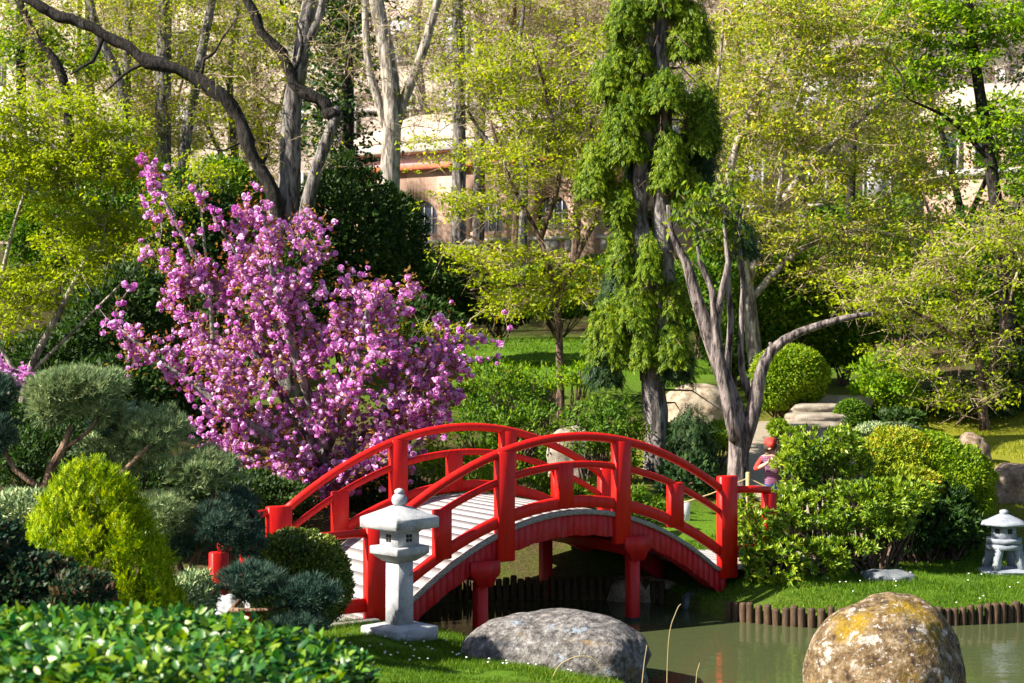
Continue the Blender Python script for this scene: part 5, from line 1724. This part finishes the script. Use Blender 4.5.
    for hx, hy, hz, dx, dz in ((-.10, -.22, 1.17, .02, .02), (.15, -.15, .71, -.005, -.03)):      # five fingers each
        for k in range(5):
            s_ = b + A3([hx + (k - 2) * .010, hy, hz])
            L = [.045, .06, .066, .060, .05][k]
            mb = MB()
            d_ = unit(A3([dx + (k - 2) * .006, -.012, dz]))
            tube(mb, [s_, s_ + d_ * L * .5, s_ + d_ * L + A3([0, .012, 0])], [.009, .008, .006], 6)
            part('finger', mb, skin, o, smooth=True)


person()


# ----------------------------------------------------------------- buildings behind the garden
t = NT('pink_brick')
br = t.n('ShaderNodeTexBrick')
br.inputs['Color1'].default_value = (.46, .27, .20, 1); br.inputs['Color2'].default_value = (.54, .35, .27, 1); br.inputs['Mortar'].default_value = (.44, .34, .29, 1)
br.inputs['Scale'].default_value = 1.0; br.inputs['Brick Width'].default_value = .42; br.inputs['Row Height'].default_value = .09; br.inputs['Mortar Size'].default_value = .012
tc = t.n('ShaderNodeTexCoord'); sx = t.n('ShaderNodeSeparateXYZ'); cb = t.n('ShaderNodeCombineXYZ')
t.l(tc.outputs['Object'], sx.inputs[0])
am = t.n('ShaderNodeMath', operation='ADD'); t.l(sx.outputs[0], am.inputs[0]); t.l(sx.outputs[1], am.inputs[1])
t.l(am.outputs[0], cb.inputs[0]); t.l(sx.outputs[2], cb.inputs[1]); t.l(cb.outputs[0], br.inputs['Vector'])
nn = t.noise(.8, 5, .6, t.coords())
t.surf(t.mix(.5, br.outputs[0], t.ramp(nn, [(.3, (.7, .68, .66)), (.7, (1, 1, 1))]), 'MULTIPLY'), .9)
M['brick'] = t.m


def plaster(n, a, b, s=1.2):
    t = NT(n)
    q = t.noise(s, 6, .6, t.coords())
    t.surf(t.ramp(q, [(.3, a), (.7, b)]), .9, None, .1)
    return t.m


M['cream'] = plaster('cream_plaster', (.38, .30, .255), (.50, .42, .37))
M['stone'] = plaster('white_stone', (.40, .37, .35), (.55, .52, .50))
M['tile'] = plaster('pale_roof_tiles', (.40, .32, .27), (.52, .44, .38), 9)
M['redbrick'] = plaster('red_brick_band', (.42, .10, .06), (.5, .15, .09), 6)
t = NT('window_glass'); t.surf((.02, .03, .05), .08, None, .6); M['glass'] = t.m
t = NT('blue_shutter'); t.surf((.42, .40, .46), .7); M['shutter'] = t.m


def wall_with_arches(mb, x0, x1, y, z0, z1, holes, th):
    """front wall as strips round arched openings; holes: (xc, halfwidth, sill, spring)"""
    xs_ = [x0]
    for xc, hw, sill, spr in holes:
        xs_ += [xc - hw, xc + hw]
    xs_.append(x1)
    for i in range(0, len(xs_), 2):
        a, b = xs_[i], xs_[i + 1]
        box(mb, ((a + b) / 2, y + th / 2, (z0 + z1) / 2), (b - a, th, z1 - z0))
    for xc, hw, sill, spr in holes:
        if sill > z0 + .01:
            box(mb, (xc, y + th / 2, (z0 + sill) / 2), (2 * hw, th, sill - z0))
        n = 14
        for k in range(n):
            a0, a1 = PI - PI * k / n, PI - PI * (k + 1) / n
            xa, xb = xc + hw * math.cos(a0), xc + hw * math.cos(a1)
            za, zb = spr + hw * math.sin(a0), spr + hw * math.sin(a1)
            v = [(xa, y, za), (xb, y, zb), (xb, y, z1), (xa, y, z1), (xa, y + th, za), (xb, y + th, zb), (xb, y + th, z1), (xa, y + th, z1)]
            mb.add(A3(v), [(0, 1, 2, 3), (5, 4, 7, 6), (0, 4, 5, 1)])


Yb = 55.0
zb, ze = P(0, 262, Yb)[2], P(0, 166, Yb)[2]
ora = thing('orangery', 'pink brick building with tall arched windows behind the golden maple', 'building', (P(480, 0, Yb)[0], Yb, zb))
xl, xr = P(330, 0, Yb)[0], P(700, 0, Yb)[0]
zs = P(0, 228, Yb)[2]
hol = [(P(px, 0, Yb)[0], .62, zs - .15, zs) for px in (412, 487, 560, 634)]
hol = [(x, w, P(0, 232, Yb)[2], P(0, 216, Yb)[2]) for x, w, _, _ in hol]
mb = MB()
wall_with_arches(mb, xl, xr, Yb, zb - 1, ze, hol, .35)
box(mb, ((xl + xr) / 2, Yb + 4.2, (zb - 1 + ze) / 2), (xr - xl, .3, ze - zb + 1))
for x in (xl + .15, xr - .15):
    box(mb, (x, Yb + 2.2, (zb - 1 + ze) / 2), (.3, 3.68, ze - zb + 1))
part('wall', mb, M['brick'], ora)
mb = MB(); box(mb, ((xl + xr) / 2, Yb + .05, ze + .06), (xr - xl + .3, .6, .16)); part('brick_band', mb, M['redbrick'], ora)
mb = MB(); box(mb, ((xl + xr) / 2, Yb + .05, ze + .75), (xr - xl + .5, .8, .4), 0, .06); part('cornice', mb, M['stone'], ora)
mb = MB(); box(mb, ((xl + xr) / 2, Yb + .20, ze + .34), (xr - xl, .4, .40)); part('attic_wall', mb, M['shutter'], ora)
mb = MB()
zr0, zr1 = ze + .96, P(0, 100, Yb)[2]
v = A3([(xl - .4, Yb - .4, zr0), (xr + .4, Yb - .4, zr0), (xr + .4, Yb + 4.8, zr0), (xl - .4, Yb + 4.8, zr0), (xl + 1.2, Yb + 2.2, zr1), (xr - 1.2, Yb + 2.2, zr1)])
mb.add(v, [(0, 1, 5, 4), (2, 3, 4, 5), (1, 2, 5), (3, 0, 4), (0, 3, 2, 1)])
part('roof', mb, M['tile'], ora)
ora.rotation_euler = (0, 0, math.radians(-28))
for x, w, sill, spr in hol:
    mb = MB()
    a = [(x - w, sill)] + [(x + w * math.cos(PI - PI * k / 14), spr + w * math.sin(PI - PI * k / 14)) for k in range(15)] + [(x + w, sill)]
    mb.add(A3([(q[0], Yb + .22, q[1]) for q in a]), [tuple(range(len(a)))])
    w_ = part('window', mb, M['glass'], ora)
    mb = MB()
    for dx in (-w * .5, 0, w * .5):
        box(mb, (x + dx, Yb + .2, (sill + spr + w * .8) / 2), (.035, .04, spr + w * .8 - sill))
    box(mb, (x, Yb + .2, spr), (2 * w, .04, .05))
    part('frame', mb, M['shutter'], w_)
    mb = MB(); box(mb, (x, Yb - .03, sill - .30), (2 * w + .5, .16, .12)); box(mb, (x, Yb - .01, sill - .55), (.5, .1, .4)); box(mb, (x - w, Yb - .01, sill - .55), (.2, .1, .4)); box(mb, (x + w, Yb - .01, sill - .55), (.2, .1, .4))
    part('sill', mb, M['stone'], w_)

Yb = 78.0
hs = thing('tall_house', 'long pale cream house closing the view behind all the trees', 'building', (0, Yb, 8))
hs.rotation_euler = (0, 0, math.radians(-16))
mb = MB(); box(mb, (0, Yb + 5, 14), (74, 10, 18)); part('wall', mb, M['cream'], hs)
mb = MB()
v = A3([(-38, Yb - .6, 23), (38, Yb - .6, 23), (38, Yb + 10.6, 23), (-38, Yb + 10.6, 23), (-34, Yb + 5, 26.5), (34, Yb + 5, 26.5)])
mb.add(v, [(0, 1, 5, 4), (2, 3, 4, 5), (1, 2, 5), (3, 0, 4), (0, 3, 2, 1)])
part('roof', mb, M['tile'], hs)
for zc in (12.5, 16.2):
    mb = MB(); box(mb, (0, Yb - .06, zc + 2.05), (74.2, .2, .22)); part('string_course', mb, M['stone'], hs)
for zc in (10.4, 14.2, 18.0):
    for k in range(-11, 12):
        mb = MB(); box(mb, (k * 2.9, Yb - .02, zc), (1.1, .08, 2.1))
        w_ = part('window', mb, M['shutter'] if (k * 7 + int(zc)) % 3 else M['glass'], hs)
        mb = MB()
        for dx in (-.60, .60):
            box(mb, (k * 2.9 + dx, Yb - .05, zc), (.12, .12, 2.3))
        for dz in (-1.1, 1.1):
            box(mb, (k * 2.9, Yb - .05, zc + dz), (1.08, .12, .12))
        part('frame', mb, M['stone'], w_)
# brick house glimpsed at the right
Yb = 50.0
q0, q1 = P(925, 0, Yb)[0], P(1060, 0, Yb)[0]
bz0, bz1 = P(0, 240, Yb)[2], P(0, 118, Yb)[2]
bh = thing('brick_house', 'small pink brick house glimpsed through the layered tree at right', 'building', ((q0 + q1) / 2, Yb, bz0))
bh.rotation_euler = (0, 0, math.radians(-25))
mb = MB(); box(mb, ((q0 + q1) / 2, Yb + 2, (bz0 + bz1) / 2 - .5), (q1 - q0, 4, bz1 - bz0 + 1)); part('wall', mb, M['brick'], bh)
mb = MB()
v = A3([(q0 - .3, Yb - .3, bz1), (q1 + .3, Yb - .3, bz1), (q1 + .3, Yb + 4.3, bz1), (q0 - .3, Yb + 4.3, bz1), (q0 + .5, Yb + 2, bz1 + 1.4), (q1 - .5, Yb + 2, bz1 + 1.4)])
mb.add(v, [(0, 1, 5, 4), (2, 3, 4, 5), (1, 2, 5), (3, 0, 4), (0, 3, 2, 1)]); part('roof', mb, M['tile'], bh)
mb = MB(); box(mb, ((q0 + q1) / 2, Yb - .04, P(0, 172, Yb)[2]), (q1 - q0 + .1, .14, .2)); part('string_course', mb, M['stone'], bh)
for px in (950, 985, 1020):
    mb = MB(); x = P(px, 0, Yb)[0]; z = P(0, 148, Yb)[2]
    box(mb, (x, Yb - .02, z), (.5, .08, 1.1)); w_ = part('window', mb, M['glass'], bh)
    mb = MB()
    for dx in (-.3, .3):
        box(mb, (x + dx, Yb - .04, z), (.1, .12, 1.3))
    part('frame', mb, M['stone'], w_)

# ----------------------------------------------------------------- light, sky, camera
SUN = unit(A3([-0.75, -0.25, 0.60]))
el, rot = math.asin(SUN[2]), math.atan2(SUN[0], SUN[1])
w = bpy.data.worlds.new('World')
sc.world = w
w.use_nodes = True
nt = w.node_tree
nt.nodes.clear()
sky = nt.nodes.new('ShaderNodeTexSky')
sky.sky_type = 'NISHITA'
sky.sun_disc = False
sky.sun_elevation = el
sky.sun_rotation = rot
bg = nt.nodes.new('ShaderNodeBackground')
bg.inputs['Strength'].default_value = 0.053
ow = nt.nodes.new('ShaderNodeOutputWorld')
nt.links.new(sky.outputs[0], bg.inputs[0])
nt.links.new(bg.outputs[0], ow.inputs[0])
ld = bpy.data.lights.new('sun', 'SUN')
ld.energy = 5.0
ld.angle = math.radians(.5)
ld.color = (1, .92, .78)
lo = bpy.data.objects.new('sun', ld)
COL.objects.link(lo)
lo.rotation_euler = Vector(SUN).to_track_quat('Z', 'Y').to_euler()
lo.location = (-20, -5, 25)

cam = bpy.data.cameras.new('camera')
cam.sensor_width = 36
cam.lens = F * 36 / 1024
cam.clip_end = 1000
cam.dof.use_dof = True
cam.dof.focus_distance = 16.5
cam.dof.aperture_fstop = 4.5
co = bpy.data.objects.new('camera', cam)
COL.objects.link(co)
co.location = (0, 0, H)
co.rotation_euler = (PI / 2, 0, 0)
sc.camera = co

sc.view_settings.view_transform = 'Standard'
sc.view_settings.look = 'None'
sc.view_settings.gamma = 1
sc.view_settings.exposure = 1.5
sc.cycles.max_bounces = 6
sc.cycles.diffuse_bounces = 3
sc.cycles.glossy_bounces = 3
sc.cycles.transmission_bounces = 3
sc.cycles.use_denoising = True
